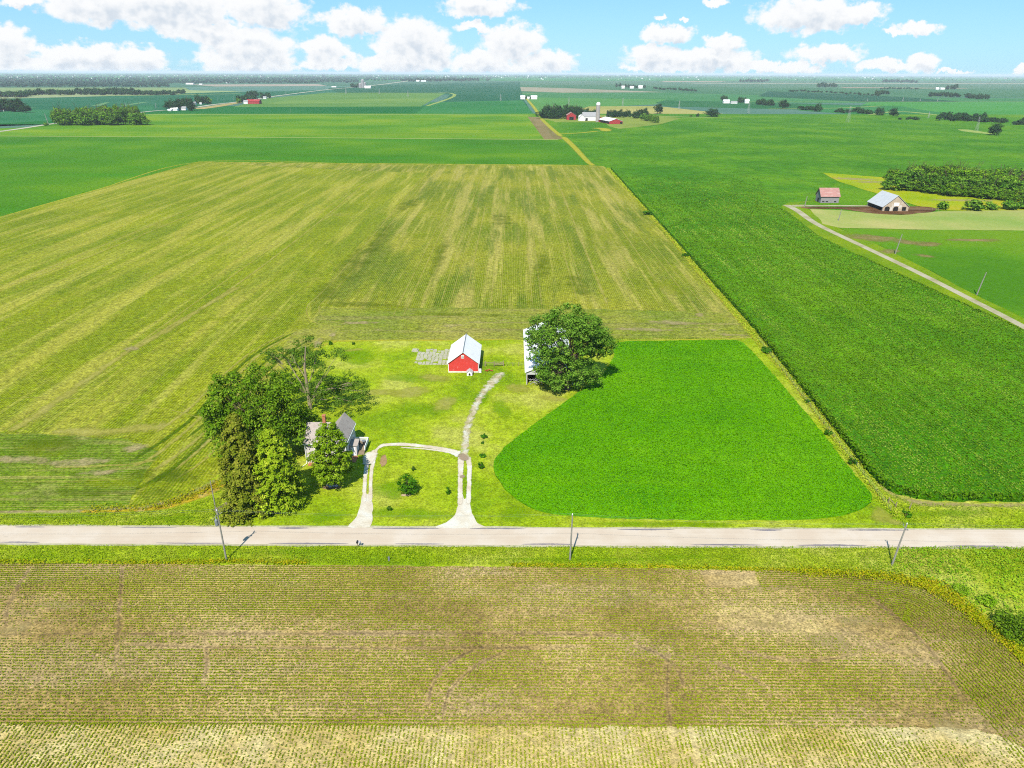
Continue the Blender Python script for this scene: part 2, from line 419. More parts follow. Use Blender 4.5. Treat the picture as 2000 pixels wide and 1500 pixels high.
M['gravel2'] = ground_mat('worn_gravel', [A(216,200,150), A(248,232,192), A(255,250,226)], .4, speck=(3, .4), bump=.5, alpha=(.9, 2.0, .6, .85))
M['drive'] = ground_mat('gravel_solid', [A(240,224,196), A(252,240,216), A(255,250,234)], .3, speck=(3, .12), bump=.4)
M['lane'] = ground_mat('farm_lane', [A(188,176,136), A(206,196,160), A(216,206,176)], .1, speck=(2, .15), bump=.3)
M['track'] = ground_mat('wheel_track', [tan, A(204,196,92), A(212,202,106)], .1, speck=(1.8, .4), bump=.3, alpha=(.3, 1.9, .7, .72))
M['trackD'] = ground_mat('bare_soil_track', [A(134,108,84), A(150,124,96), A(166,140,108)], .1, speck=(2.8, .5), bump=.6, alpha=(.9, 2.6, 1.0, .36))
M['tanp'] = ground_mat('bare_patch', [A(198,180,118), A(212,192,136), A(206,190,124)], .1, speck=(1.8, .5), bump=.5, alpha=(.3, 2.0, .8, .7))
M['yel'] = ground_mat('dry_grass_edge', [A(186,190,40), A(200,198,60), A(206,190,50)], .15, speck=(1.5, .35), bump=.4, alpha=(.5, 1.0, .4, .9))
M['yelgr'] = ground_mat('light_green_patch', [A(168,186,14), A(176,192,20)], .1, speck=(1.6, .6), bump=.5, alpha=(.15, 2.0, 1.0, .45))
M['dkgr'] = ground_mat('dark_green_patch', [A(100,128,10), A(112,138,18)], .1, speck=(1.2, .3), bump=.4, alpha=(.12, 2.2, 1.1, .5))
M['dkgr2'] = ground_mat('dark_green_rows', [A(92,124,6), A(104,134,12)], .1, speck=(1.6, .6), bump=.5, alpha=(.3, 1.2, .6, .75))
M['lush'] = ground_mat('lush_patch', [A(138,192,4), A(152,198,6)], .1, speck=(2.2, .5), bump=.6, alpha=(.15, 1.2, .9, .6))
M['meadow'] = ground_mat('meadow', [A(150,178,4), A(176,192,10), A(200,188,40)], .02, speck=(.7, .25), bump=.4)
M['pasture'] = ground_mat('pasture', [A(158,184,84), A(182,192,100), A(210,200,124)], .015, speck=(.6, .15), bump=.2, streaks=[(.01,.06,.5,.7,.5,A(198,188,120))])
M['mud'] = ground_mat('feedlot_mud', [A(96,66,38), A(124,88,54), A(150,116,80)], .06, speck=(.7, .4), bump=.8)
M['greenR'] = ground_mat('hay_field', [A(84,142,8), A(104,158,10), A(124,164,20)], .012, speck=(.6, .25), bump=.4, streaks=[(.01, .06, .62, .72, .7, A(150,140,70))])
M['brownR'] = ground_mat('bare_field_corner', [A(172,152,90), A(182,160,104)], .04, speck=(.8, .4), bump=.3, alpha=(.06, 2.0, .9, .85))
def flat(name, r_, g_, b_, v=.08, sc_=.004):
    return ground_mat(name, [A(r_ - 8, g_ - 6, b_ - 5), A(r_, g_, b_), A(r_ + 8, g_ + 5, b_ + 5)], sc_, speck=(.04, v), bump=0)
M['slab'] = plain('old_concrete', (.27,.255,.18,1), .9, .18, .8)
M['red'] = plain('red_boards', (.42,.035,.028,1), .75, .12, 1.2, stain=((.6,.3,.26,1), (1.2, 1.2, .35), .6, .75, .45), wave=(0, .15, .35))
M['white'] = plain('white_paint', (.76,.75,.72,1), .6, .05)
M['whroof'] = plain('white_metal_roof', (.56,.545,.52,1), .45, .05, .6, spec=.4, wave=(1, .3, .35), stain=((.45,.42,.38,1), (.3, 2, 1), .52, .7, .5))
M['galv'] = plain('galvanised_roof', (.36,.36,.36,1), .45, .08, .6, spec=.4, wave=(1, .35, .35), stain=(A(180,180,176), (.3, 2, 1), .52, .7, .5))
M['shingle'] = plain('brown_shingles', (.27,.23,.20,1), .9, .16, 3, wave=(2, .12, .3), stain=(A(146,124,112), (.8, .8, .8), .5, .7, .5))
M['siding'] = plain('lap_siding', (.46,.41,.38,1), .7, .05, 2, wave=(2, .11, .6))
M['brick'] = plain('brick', (.30,.12,.06,1), .9, .2, 4)
M['glass'] = plain('window_glass', (.03, .04, .05, 1), .15, .05, spec=.5)
M['dark'] = plain('dark_interior', (.012, .011, .01, 1), .9)
M['stone'] = plain('stone_foundation', (.5,.45,.38,1), .9, .2, 2)
M['bark'] = plain('bark', A(110,94,74), .95, .3, 2)
M['barkpale'] = plain('pale_bark', A(176,160,128), .95, .25, 2)
M['polewood'] = plain('pole_wood', A(176,172,160), .85, .2, 2)
M['metalgrey'] = plain('grey_metal', A(150,156,160), .5, .1, 2, spec=.4)
M['wood'] = plain('weathered_wood', A(180,160,130), .9, .2, 2)
M['greywood'] = plain('grey_boards', A(176,172,170), .9, .15, 1, wave=(0, .2, .3))
M['rustroof'] = plain('rusty_roof', (.26,.13,.11,1), .8, .12, .5, wave=(0, .4, .3), stain=(A(226,206,196), (.3, 1.5, .5), .5, .68, .6))
M['barnboard'] = plain('brown_barn_boards', (.32,.25,.18,1), .9, .15, .7, wave=(0, .2, .3), stain=((.5,.48,.44,1), (.3, .3, .2), .5, .65, .6))
M['farred'] = plain('far_red_paint', A(206,70,70), .8, .1)
M['farwhite'] = plain('far_white_paint', (.56,.55,.53,1), .7, .06)
M['fargrey'] = plain('far_grey_roof', A(190,188,186), .7, .08)
M['silo'] = plain('silo_concrete', A(206,192,184), .85, .08, .4, wave=(2, .8, .4))
M['steel'] = plain('lattice_steel', A(190,192,186), .6, .1, spec=.4)
M['mulch'] = plain('mulch', A(170,140,106), .95, .3, 3)
M['black'] = plain('black_plastic', (.02, .02, .022, 1), .5)
M['rock'] = plain('pale_rock', A(220,216,222), .9, .15, 3)
L = {}
L['maple'] = leafmat('maple_leaves', A(84,116,14), A(126,160,24), A(176,198,60), .3, 1.9)
L['big'] = leafmat('big_tree_leaves', A(56,94,22), A(94,132,38), A(140,168,66), .28, 1.9)
L['dec'] = leafmat('dark_tree_leaves', A(64,98,14), A(98,134,24), A(144,170,48), .28, 1.8)
L['open'] = leafmat('open_tree_leaves', A(56,88,22), A(96,132,36), A(138,162,60), .28)
L['spruce'] = leafmat('spruce_needles', A(76,92,18), A(114,124,32), A(156,152,58), .15, 1.9)
L['cedar'] = leafmat('cedar_foliage', A(74,102,10), A(118,140,24), A(162,172,50), .15, 2.0)
L['small'] = leafmat('small_tree_leaves', A(40,84,8), A(64,116,16), A(104,150,32), .25)
L['mid'] = leafmat('mid_tree_leaves', A(48,92,22), A(84,126,34), A(132,164,50), .25, 2.0)
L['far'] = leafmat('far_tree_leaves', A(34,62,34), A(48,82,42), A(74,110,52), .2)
L['farlight'] = leafmat('bright_far_leaves', A(62,104,20), A(96,138,30), A(136,166,32), .25, 1.8)
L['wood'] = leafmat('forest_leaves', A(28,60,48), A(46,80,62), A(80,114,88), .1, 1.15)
L['soy'] = leafmat('soy_leaves', A(100,124,8), A(144,158,22), A(192,190,72), .25, 1.7)
L['corn'] = leafmat('corn_leaves', A(76,120,8), A(108,150,24), A(162,186,72), .25, 1.65)
L['clover'] = leafmat('clover_leaves', A(88,158,4), A(104,170,5), A(122,182,8), .25, 1.3)
L['weed'] = leafmat('verge_weeds', A(126,166,18), A(158,188,26), A(196,200,70), .25, 1.4)
L['gold'] = leafmat('golden_weeds', A(136,156,10), A(172,180,22), A(204,180,36), .25, 1.35)
L['bushy'] = leafmat('rough_brush', A(92,146,22), A(136,178,26), A(180,200,70), .25, 1.4)

exec_order = []
exec_order.clear()
# ================================================================== THE SETTING: ground sheets
ZF = {}   # heights of the sheets, in steps
g_ = sheet('ground', [(-60000, -400), (60000, -400), (60000, 60000), (-60000, 60000)], 0, M['base'], world=True)
# --- far ground, v 146..330 (several hundred metres to many kilometres away)
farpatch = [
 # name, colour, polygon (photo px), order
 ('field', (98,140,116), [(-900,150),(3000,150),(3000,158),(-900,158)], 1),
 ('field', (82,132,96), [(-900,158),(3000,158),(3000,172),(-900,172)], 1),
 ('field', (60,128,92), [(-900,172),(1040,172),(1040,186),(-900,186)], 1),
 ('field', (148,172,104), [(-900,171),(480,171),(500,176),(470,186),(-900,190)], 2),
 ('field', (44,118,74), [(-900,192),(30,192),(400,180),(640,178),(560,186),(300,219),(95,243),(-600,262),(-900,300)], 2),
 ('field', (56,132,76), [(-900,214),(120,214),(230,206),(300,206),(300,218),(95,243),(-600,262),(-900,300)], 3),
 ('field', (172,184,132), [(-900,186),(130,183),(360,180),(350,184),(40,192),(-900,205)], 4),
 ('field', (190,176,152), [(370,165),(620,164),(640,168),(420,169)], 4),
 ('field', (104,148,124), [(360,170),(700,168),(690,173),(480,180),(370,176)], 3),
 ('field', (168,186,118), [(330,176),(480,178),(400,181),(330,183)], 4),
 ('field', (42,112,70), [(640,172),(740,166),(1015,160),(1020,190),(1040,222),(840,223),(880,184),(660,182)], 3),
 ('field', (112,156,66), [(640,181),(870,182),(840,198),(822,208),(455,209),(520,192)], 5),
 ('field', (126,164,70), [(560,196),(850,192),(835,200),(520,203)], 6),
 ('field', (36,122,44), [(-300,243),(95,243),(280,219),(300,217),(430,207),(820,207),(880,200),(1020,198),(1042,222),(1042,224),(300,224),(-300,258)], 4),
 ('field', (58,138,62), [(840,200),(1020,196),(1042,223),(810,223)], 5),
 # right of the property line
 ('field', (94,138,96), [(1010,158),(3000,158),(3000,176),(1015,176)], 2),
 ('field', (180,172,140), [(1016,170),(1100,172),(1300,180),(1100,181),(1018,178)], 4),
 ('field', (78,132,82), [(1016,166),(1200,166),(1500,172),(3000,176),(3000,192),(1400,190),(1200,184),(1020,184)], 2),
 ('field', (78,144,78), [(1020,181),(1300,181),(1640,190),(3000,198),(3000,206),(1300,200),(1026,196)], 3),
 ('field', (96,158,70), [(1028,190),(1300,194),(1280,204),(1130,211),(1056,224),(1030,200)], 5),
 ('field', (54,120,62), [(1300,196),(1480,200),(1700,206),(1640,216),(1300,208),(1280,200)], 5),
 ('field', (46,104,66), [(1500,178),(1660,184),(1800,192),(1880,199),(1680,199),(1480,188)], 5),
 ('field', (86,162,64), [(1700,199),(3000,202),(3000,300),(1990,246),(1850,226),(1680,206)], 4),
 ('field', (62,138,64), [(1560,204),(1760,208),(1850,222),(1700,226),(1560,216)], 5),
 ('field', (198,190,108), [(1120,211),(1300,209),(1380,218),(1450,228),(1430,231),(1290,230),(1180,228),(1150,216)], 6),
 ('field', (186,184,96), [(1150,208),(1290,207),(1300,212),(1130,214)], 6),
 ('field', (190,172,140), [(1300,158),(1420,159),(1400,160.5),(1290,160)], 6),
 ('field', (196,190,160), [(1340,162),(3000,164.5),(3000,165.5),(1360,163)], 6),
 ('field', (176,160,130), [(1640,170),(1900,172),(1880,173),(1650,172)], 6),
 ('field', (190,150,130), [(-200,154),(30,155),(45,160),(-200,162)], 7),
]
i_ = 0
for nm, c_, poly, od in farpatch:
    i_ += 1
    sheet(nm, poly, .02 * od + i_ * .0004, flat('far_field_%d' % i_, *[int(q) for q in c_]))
# mid-distance bands
sheet('cropland', [(-2500,900),(-1500,262),(0,256),(95,243),(300,222),(1030,222),(3200,226),(3200,800)], .145, M['cornband'])
sheet('bean_field', [(-1200,330),(-300,262),(95,247),(300,223),(1030,224),(1066,274),(-300,274)], .16, M['beanfar'], step=40, jit=.3)
sheet('corn_field', [(-1500,470),(-1500,272),(0,266),(1094,272),(1110,286),(1150,322),(386,316),(0,424),(-700,620),(-1200,760)], .17, M['cornband'])
sheet('corn_field', [(1086,240),(1098,238),(1180,240),(1260,250),(1290,244),(1420,229),(1660,232),(1760,229),(1990,246),(3200,330),(3200,460),(2500,420),(1780,400),(1640,350),(1600,390),(1525,402),(1480,400),(1470,420),(1200,350),(1186,328),(1152,320)], .18, M['corn'])
sheet('bare_strip', [(1030,228),(1054,229),(1100,272),(1064,274)], .19, M['brownR'].copy() if False else ground_mat('bare_strip_soil', [A(150,134,84), A(166,146,96)], .01, speck=(.3, .15), bump=0, streaks=[(.06, .004, .5, .7, .6, A(126,124,60))]))
sheet('farm_yard', [(1052,232),(1110,224),(1290,226),(1330,231),(1290,243),(1210,252),(1190,247),(1180,239),(1085,239),(1078,236)], .2, flat('farmyard_grass', 150, 168, 66, .15, .01))
ribbons('grass_strip', [[(1098,266,14),(1120,286,12),(1150,318,9),(1162,323,9)], [(1054,229,12),(1076,250,12),(1098,268,12)], [(1022,186,10),(1040,206,14),(1056,229,12)]], .21, M['yel'])
ribbons('grass_strip', [[(1085,262,14),(1130,260,12),(1170,256,14)], [(1160,250,30),(1180,252,30),(1184,257,24)]], .22, M['yel'])
ribbons('field_margin', [[(270,224,14),(660,223.5,14),(1040,225,14)], [(0,266,8),(560,269,8),(1090,273,8)], [(640,182,14),(880,182,14),(835,207,10)], [(-100,186,30),(200,187,40),(470,183,30)],
                         [(1016,182,16),(1060,184,16)], [(1500,213,14),(1640,211,14),(1720,207,14)], [(1850,227,14),(1760,218,18),(1700,224,14)], [(1880,253,14),(1900,257,26),(1935,262,10)],
                         [(1460,199,14),(1700,199,14),(2000,199,14)], [(1290,227,16),(1380,230,16),(1430,231,12)]], .23, flat('pale_margin', 168, 186, 92).copy())
# near fields
sheet('lawn', [(-900,1400),(-900,560),(600,560),(1600,560),(1800,700),(2800,900),(2800,1500)], .24, M['grass'])
NZ = .24
F1px = [(0,424),(388,316),(700,319),(1150,322.5),(1178,325),(1187,330),(1290,440),(1478,661),(1300,664),(1150,665),(900,666),(640,668),(620,676),(606,690),(560,720),(500,790),(462,850),(446,900),(420,934),(370,966),(300,986),(200,997),(100,1001),(0,1003),(-400,1004),(-1100,1010),(-900,640)]
sheet('soybean_field', F1px, NZ + .004, M['soyW'], step=3, jit=.35)
sheet('soybean_field_east', [(392,318),(1178,326),(1478,661),(1300,664),(900,666),(640,668),(612,640),(606,610),(612,585),(700,480),(760,420),(834,338),(700,334)], NZ + .008, M['soyE'], step=3, jit=.3)
sheet('soybean_headland', [(630,604),(900,602),(1200,606),(1426,612),(1476,659),(1150,663),(640,666),(560,690),(540,700),(575,650),(610,628)], NZ + .012, M['soyH'], step=3, jit=.5)
sheet('soybean_headland_south', [(-1000,846),(0,848),(120,850),(250,860),(312,884),(286,925),(262,960),(250,986),(200,996),(0,1001),(-1000,1006)], NZ + .0165,
      ground_mat('headland_rows', [A(98,134,10), A(116,148,14), A(146,162,28)], .03, rows=(1, .76, A(186,178,88), .45, None), speck=(1.8, .75), speck2=(.35, .18), bump=.6, streaks=[(.02, .5, .52, .7, .6, A(184,170,96)), (.05, 1.2, .5, .72, .5, A(84,120,8)), (.05, .1, .56, .7, .5, A(190,172,112))]), step=2, jit=.6)
sheet('clover_field', smooth([(1206,672),(1300,668.5),(1400,667),(1440,668),(1464,684),(1510,735),(1590,830),(1656,915),(1698,966),(1700,984),(1670,1002),(1610,1014),(1500,1018),(1300,1017),(1150,1012),(1060,1002),(1005,976),(974,940),(966,905),(985,878),(1030,842),(1085,802),(1135,766),(1180,730),(1198,700)], True, 4), NZ + .33, M['clover'], step=1.2, jit=.22, thick=.35)
corn_px = [(1192,330),(1480,652),(1560,752),(1640,852),(1690,918),(1720,950),(1750,967),(1790,977),(1850,981),(2000,982),(2900,986),(2900,1000),(2900,940),(2004,660),(1850,590),(1700,519),(1592,464),(1532,414),(1500,392),(1480,350),(1470,330)]
corn_poly = ground_poly([q for q in corn_px if q != (2900,1000)])
sheet('corn_field_near', corn_poly, NZ + 1.7, M['corn'], world=True, step=1.4, jit=.35, thick=1.75)
ribbons('soil_edge', [[(1650,866,2),(1690,926,2.5),(1722,956,3),(1760,975,4),(1800,984,3.5),(1880,988,2.5),(2100,989,2)]], NZ + .01, M['tanp'])
# property line and field edges
ribbons('fence_line_grass', [[(1186,328,6),(1290,440,5),(1380,548,5),(1476,660,5),(1560,760,4),(1640,866,3.5),(1700,944,3.5),(1756,1010,3)]], NZ + .02, M['yel'])
ribbons('field_edge', [[(0,425,2.5),(190,371,2.5),(388,317,3),(700,320,3),(1000,322,3),(1180,325.5,5)], [(640,668,2.2),(760,666,2.2),(880,666,2),(1025,664,1.5)], [(1200,668,1.6),(1320,665.5,1.8),(1470,663,2)],
                       [(612,690,3),(630,676,2.5),(660,668,1.5)]], NZ + .022, M['yel'])
ribbons('field_edge', [[(-200,1003,1.5),(0,1002,1.5),(100,1001,1.8),(200,999,2.5),(280,994,3.5),(340,982,5),(400,958,6),(440,930,4),(452,905,2)]], NZ + .024, M['tanp'])
ribbons('field_edge', [[(150,1001,1.4),(260,999,2),(320,992,3),(360,980,4),(410,960,5),(446,938,4)]], NZ + .028, ground_mat('golden_edge', [A(206,196,50), A(218,184,44), A(216,194,110)], .3, speck=(1.8, .5), bump=.5, alpha=(.5, 1.4, .5, .9)))
# tractor tracks in the soybeans
def pair(pts, gap, w):
    out = []
    for s_ in (-1, 1):
        g2 = []
        for i, (u, v) in enumerate(pts):
            x, y = P(u, v); g2.append([x, y])
        q = []
        for i in range(len(g2)):
            a = g2[max(0, i - 1)]; b = g2[min(len(g2) - 1, i + 1)]; L_ = math.hypot(b[0] - a[0], b[1] - a[1])
            q.append((g2[i][0] - (b[1] - a[1]) / L_ * gap / 2 * s_, g2[i][1] + (b[0] - a[0]) / L_ * gap / 2 * s_, w))
        out.append(q)
    return out
def ns(u, v0, v1, n=7):
    """a north-south line through photo point (u, v1)"""
    x, _ = P(u, v1); _, ya = P(u, v0)
    _, yb = P(u, v1); return [(x, yb + (ya - yb) * k / (n - 1)) for k in range(n)]
tr = []
for pts, gap, w in [([(836,337),(770,420),(700,505),(640,572),(616,594),(611,608),(618,622),(636,632),(680,636)], 4.4, .8)]:
    tr += pair(pts, gap, w)
def nspair(u, v0, v1, gap, w):
    L_ = ns(u, v0, v1); return [[(x + s_ * gap / 2, y, w) for x, y in L_] for s_ in (-1, 1)]
for u, v0, v1 in [(866,338,608),(772,345,630),(968,332,600),(1050,334,606),(1255,334,610),(1405,336,650),(1140,334,600)]:
    tr += nspair(u, v0, v1, 3.6, .7)
for u, v0, v1, w in [(0,333,565,1.6),(-60,330,480,1.2),(150,345,760,1.0),(905,400,608,1.1),(1190,345,605,2.0),(1318,380,600,1.2)]:
    tr.append([(x, y, w) for x, y in ns(u, v0, v1)])
ribbons('wheel_tracks', tr, NZ + .03, M['track'], world=True)
ribbons('worn_tracks', [[(738,338,1.4),(610,445,1.6),(500,530,1.8),(420,586,2.0),(340,634,2.6),(270,678,3.6),(248,688,4)], [(0,565,2),(180,500,2),(360,425,1.6),(560,345,1.4)],
     [(256,684,4.5),(215,712,4.5),(140,765,5),(60,820,5),(20,845,4)], [(470,560,4),(400,600,4),(330,645,4.5),(256,684,5)], [(330,832,6),(250,842,9),(180,846,8),(100,846,6)]], NZ + .055, M['track'])
ribbons('worn_tracks_south', [[(0,780,.5),(90,778,.6),(200,784,.6),(320,800,.6),(420,826,.6)], [(590,650,1.6),(520,684,1.8),(460,740,2),(410,800,2),(350,855,2),(280,905,2),(200,925,1.6)], [(600,660,1.6),(545,694,1.8),(480,756,2),(430,818,2),(360,880,2),(290,928,2)], [(560,700,1.2),(500,756,1.6),(448,820,1.8),(390,880,1.6),(330,930,1.4)], [(470,800,.8),(440,850,1.2),(400,900,1.2),(340,940,1)], [(560,652,1.2),(490,690,1.2),(430,740,1.4),(370,800,1.6),(300,850,1.6)],
     [(250,938,.8),(120,943,.5),(0,942,.5)], [(310,900,1.6),(240,910,1.6),(100,915,1.4)]], NZ + .06, M['track'])
ribbons('green_tracks', [[(580,648,1.6),(500,692,2),(440,745,2),(390,805,2),(330,855,2),(260,900,2)], [(606,664,1.6),(560,694,2),(500,748,2.4),(448,812,2.6),(385,880,2.8),(320,930,3),(260,960,3)], [(540,690,1.2),(472,750,1.4),(424,808,1.5),(360,862,1.5)]], NZ + .058, M['dkgr2'])
patches('bare_patches', [(256,683,3.2,4),(650,655,2,2.5),(622,672,2.5,5),(1416,655,3,2),(1440,656,5,1.1),(1392,646,1.5,2),(1366,616,2.5,3),(1316,632,12,4),(1120,628,14,3),(1250,645,14,3),(700,632,9,3),(150,905,9,3),(40,900,9,3),(262,878,4,3),(200,925,8,1.6)], NZ + .07, M['tanp'])
patches('light_patches', [(820,462,9,13),(760,604,16,4),(590,636,9,6),(430,625,8,5),(640,598,8,3),(1300,560,12,20),(240,420,20,12),(370,395,16,9),(90,880,14,5),(250,948,14,3),(860,615,14,4),(1180,470,14,60)], NZ + .08, M['yelgr'])
patches('dark_patches', [(690,520,10,50),(740,470,8,60),(860,500,6,50),(640,570,10,20),(700,596,20,6),(900,616,20,4),(1060,520,7,30),(1130,560,7,26),(90,870,20,6),(330,930,12,5),(200,965,20,3),(800,400,9,40),(980,430,8,40)], NZ + .085, M['dkgr'])
patches('lawn_patches', [(820,800,9,7),(700,700,10,8),(680,690,8,5),(980,800,4,9),(1050,740,6,5),(800,740,11,6),(640,1010,7,2.5),(800,1005,14,3),(1300,1026,30,1),(900,1026,3,1),(1000,1005,5,5),(940,780,3,8),(760,960,5,6),(1850,1005,14,2),(560,1080,14,1.2),(1150,1095,20,1),(1330,1090,18,1),(100,1012,14,1.6),(330,1014,8,1.6)], NZ + .02, M['lush'])
patches('dry_lawn', [(745,768,7,4),(800,768,9,5),(870,790,5,6),(850,740,7,4),(1010,760,4,6),(690,655+30,4,2),(1080,780,6,2.5),(1720,1010,3,4),(1740,1020,3,2)], NZ + .03, ground_mat('dry_lawn_grass', [A(196,196,74), A(206,200,100)], .2, speck=(1.6, .3), bump=.4, alpha=(.35, 1.2, .7, .7)))
# road
yr0, yr1 = 108.05, 113.45
sheet('road_shoulder', [(-400, yr0 - .5), (400, yr0 - .5), (400, yr1 + .5), (-400, yr1 + .5)], NZ + .034, ground_mat('shoulder_gravel', [A(196,190,140), A(220,212,176)], .2, speck=(2.5, .3), bump=.4), world=True, step=.8, jit=.16)
sheet('road', [(-400, yr0), (400, yr0), (400, yr1), (-400, yr1)], NZ + .04, M['road'], world=True, step=1.5, jit=.04)
rs = random.Random(3)
lst = []
for sgn, yb in ((1, yr1 - .25), (-1, yr0 + .3)):
    x = -95
    while x < 95:
        L_ = rs.uniform(3, 16); lst.append([(x, yb, .25), (x + L_ * .5, yb + rs.uniform(-.1, .1), rs.uniform(.4, .9)), (x + L_, yb, .25)]); x += L_ + rs.uniform(2, 22)
lst = [[(a, b, c) for a, b, c in q] for q in lst]
ribbons('road_patch', lst, NZ + .044, ground_mat('tar_patch', [A(150,144,156), A(176,168,170)], .5, speck=(3, .12), bump=.1, alpha=(1.5, 1.3, .4, .75)), world=True)
lst = [[(-300, 110.7 + o, .5), (-100, 110.7 + o + .05, .5), (0, 110.7 + o, .6), (100, 110.7 + o - .05, .5), (300, 110.7 + o, .5)] for o in (-1.6, -.5, .6, 1.7)]
0 and ribbons('wheel_polish', lst, NZ + .043, ground_mat('polished_road', [A(222,208,188)], .1, speck=(3, .05), bump=0, alpha=(.2, 1.0, .8, .3)), world=True)
# drives
sheet('drive_mouth', smooth([(680,1031.5),(694,1016),(702,998),(706,975),(712,965),(718,968),(724,965),(728,990),(727,1010),(722,1031.5)], True, 3), NZ + .05, M['drive'], step=.8, jit=.1)
sheet('drive_mouth_east', smooth([(852,1033),(872,1023),(888,1008),(894,990),(897,975),(900,960),(905,975),(911,975),(917,960),(919,990),(924,1010),(934,1024),(943,1033)], True, 3), NZ + .05, M['drive'], step=.8, jit=.1)
ribbons('driveway', [[(712,985,1.3),(712,960,1.2),(714,930,1.3),(718,905,1.6),(726,890,2.2),(734,880,1.4)], [(724,985,1.2),(724,950,1.1),(726,920,1.2),(730,900,1.4),(736,880,1.0),(748,873,1.0)],
   [(716,912,2),(722,895,4.5),(730,884,3)],
   [(740,877,1.5),(752,871,2.0),(790,870,2.2),(830,874,2.0),(870,880,2.2),(900,888,3)], [(780,876,.7),(830,879,.8),(880,886,1.4),(896,894,2)],
   [(899,990,1.7),(899,950,1.5),(900,915,1.8),(900,893,2.4)], [(915,990,1.5),(916,950,1.4),(917,915,1.6),(914,893,2)]], NZ + .058, M['gravel'])
ribbons('driveway_upper', [[(908,900,3.6),(908,880,3.0),(910,858,2.9),(914,832,3.0),(924,805,3.1),(938,778,3.3),(955,756,4.0),(972,738,4.4),(982,728,3)]], NZ + .062, M['gravel2'])
patches('drive_stain', [(905,895,1.6,2.6),(903,933,.7,1.2)], NZ + .066, ground_mat('drive_soil', [A(196,170,140)], .5, speck=(3, .2), bump=.2, alpha=(1, .8, .5, .8)))
patches('garden_bed', [(749,902,1.2,3.2)], NZ + .05, ground_mat('garden_soil', [A(186,150,104), A(200,164,118)], .5, speck=(3, .25), bump=.4, alpha=(1, .4, .3)))
patches('tree_bed', [(793,969,1.1,.8)], NZ + .05, ground_mat('pale_mulch', [A(232,204,160)], .5, speck=(3, .15), bump=.4, alpha=(1, .3, .2)))
patches('tree_bed', [(648,954,2.2,1.4)], NZ + .05, ground_mat('maple_mulch', [A(176,150,110)], .5, speck=(3, .3), bump=.4, alpha=(1, .5, .3)))
# right-hand lane, yard, pasture
sheet('grass_strip_lane', [(1524,404),(1600,462),(1706,515),(1856,586),(2010,656),(2900,1000),(2900,880),(2000,622),(1900,574),(1800,521),(1700,472),(1640,447),(1580,410),(1560,398),(1600,392),(1540,396)], NZ + .006, ground_mat('lane_grass', [A(120,158,8), A(150,174,14)], .05, speck=(.8, .3), bump=.4))
sheet('hay_field', [(1640,446),(1700,449),(2000,451),(3200,462),(3200,1000),(2000,622),(1900,574),(1800,521),(1720,482)], NZ + .012, M['greenR'], step=10, jit=.5)
patches('bare_field_corner', [(1700,466,26,13),(1780,474,18,6),(1740,492,9,8),(1800,500,8,6),(1900,470,16,6),(1815,478,10,8)], NZ + .02, M['brownR'])
sheet('pasture', [(1582,409),(1640,411),(1700,417),(1760,421),(1840,413),(2000,411),(3200,424),(3200,458),(2000,451),(1850,450),(1640,446),(1608,438)], NZ + .016, M['pasture'], step=10, jit=.6)
sheet('meadow', [(1606,338),(1650,341),(1735,348),(3200,372),(3200,424),(1990,412),(1840,412),(1790,402),(1760,392),(1690,372),(1630,352)], NZ + .014, M['meadow'], step=10, jit=.8)
sheet('feedlot', smooth([(1570,404.5),(1640,405),(1700,404),(1800,404),(1826,408),(1824,414),(1790,417),(1775,420),(1720,419),(1680,414),(1640,409),(1575,408)], True, 3), NZ + .03, M['mud'], step=3, jit=.6)
ribbons('farm_lane', [[(1536,401,5),(1560,414,4.5),(1600,441,4),(1700,489,3.6),(1800,537,3.4),(1900,588,3.2),(2000,640,3.2),(2300,800,3.2),(2700,990,3)], [(1548,403,4),(1620,402.5,4),(1700,403,4)]], NZ + .034, M['lane'].copy())
patches('dry_patches', [(1668,350,22,14),(1700,356,16,10),(1880,392,30,8),(1560,402,10,6)], NZ + .03, M['tanp'])
# foreground field soil
fg_top = [(-700,1103),(-200,1102),(0,1102),(300,1104),(600,1106),(1000,1109),(1300,1113),(1500,1117),(1640,1120),(1740,1128),(1800,1144),(1860,1176),(1930,1232),(2000,1296),(2080,1372),(2160,1450),(2300,1590)]
fgt = smooth([P(*q) for q in fg_top], False, 6)
SP = P(1000, 1421)[1]; YB = 36.0
fgpoly = fgt + [(fgt[-1][0], YB), (-110, YB)]
sheet('field_soil', fgpoly, NZ + .004, M['soil'], world=True, step=1.2, jit=.15)
sheet('field_soil_south', [(-110, YB - .1), (P(2120,1421)[0], YB - .1), (P(2010,1470)[0], P(2010,1470)[1]), (P(1950,1440)[0], P(1950,1440)[1]), (P(1905,1428)[0], P(1905,1428)[1]), (P(1840,1421)[0], SP), (-110, SP)], NZ + .008, M['soilS'], world=True, step=1.2, jit=.25)
inner_px = [(1380,1150),(1560,1150),(1700,1168),(1760,1215),(1810,1262),(1880,1350),(1940,1430),(2010,1520)]
inner = smooth([P(*q) for q in inner_px], False, 4)
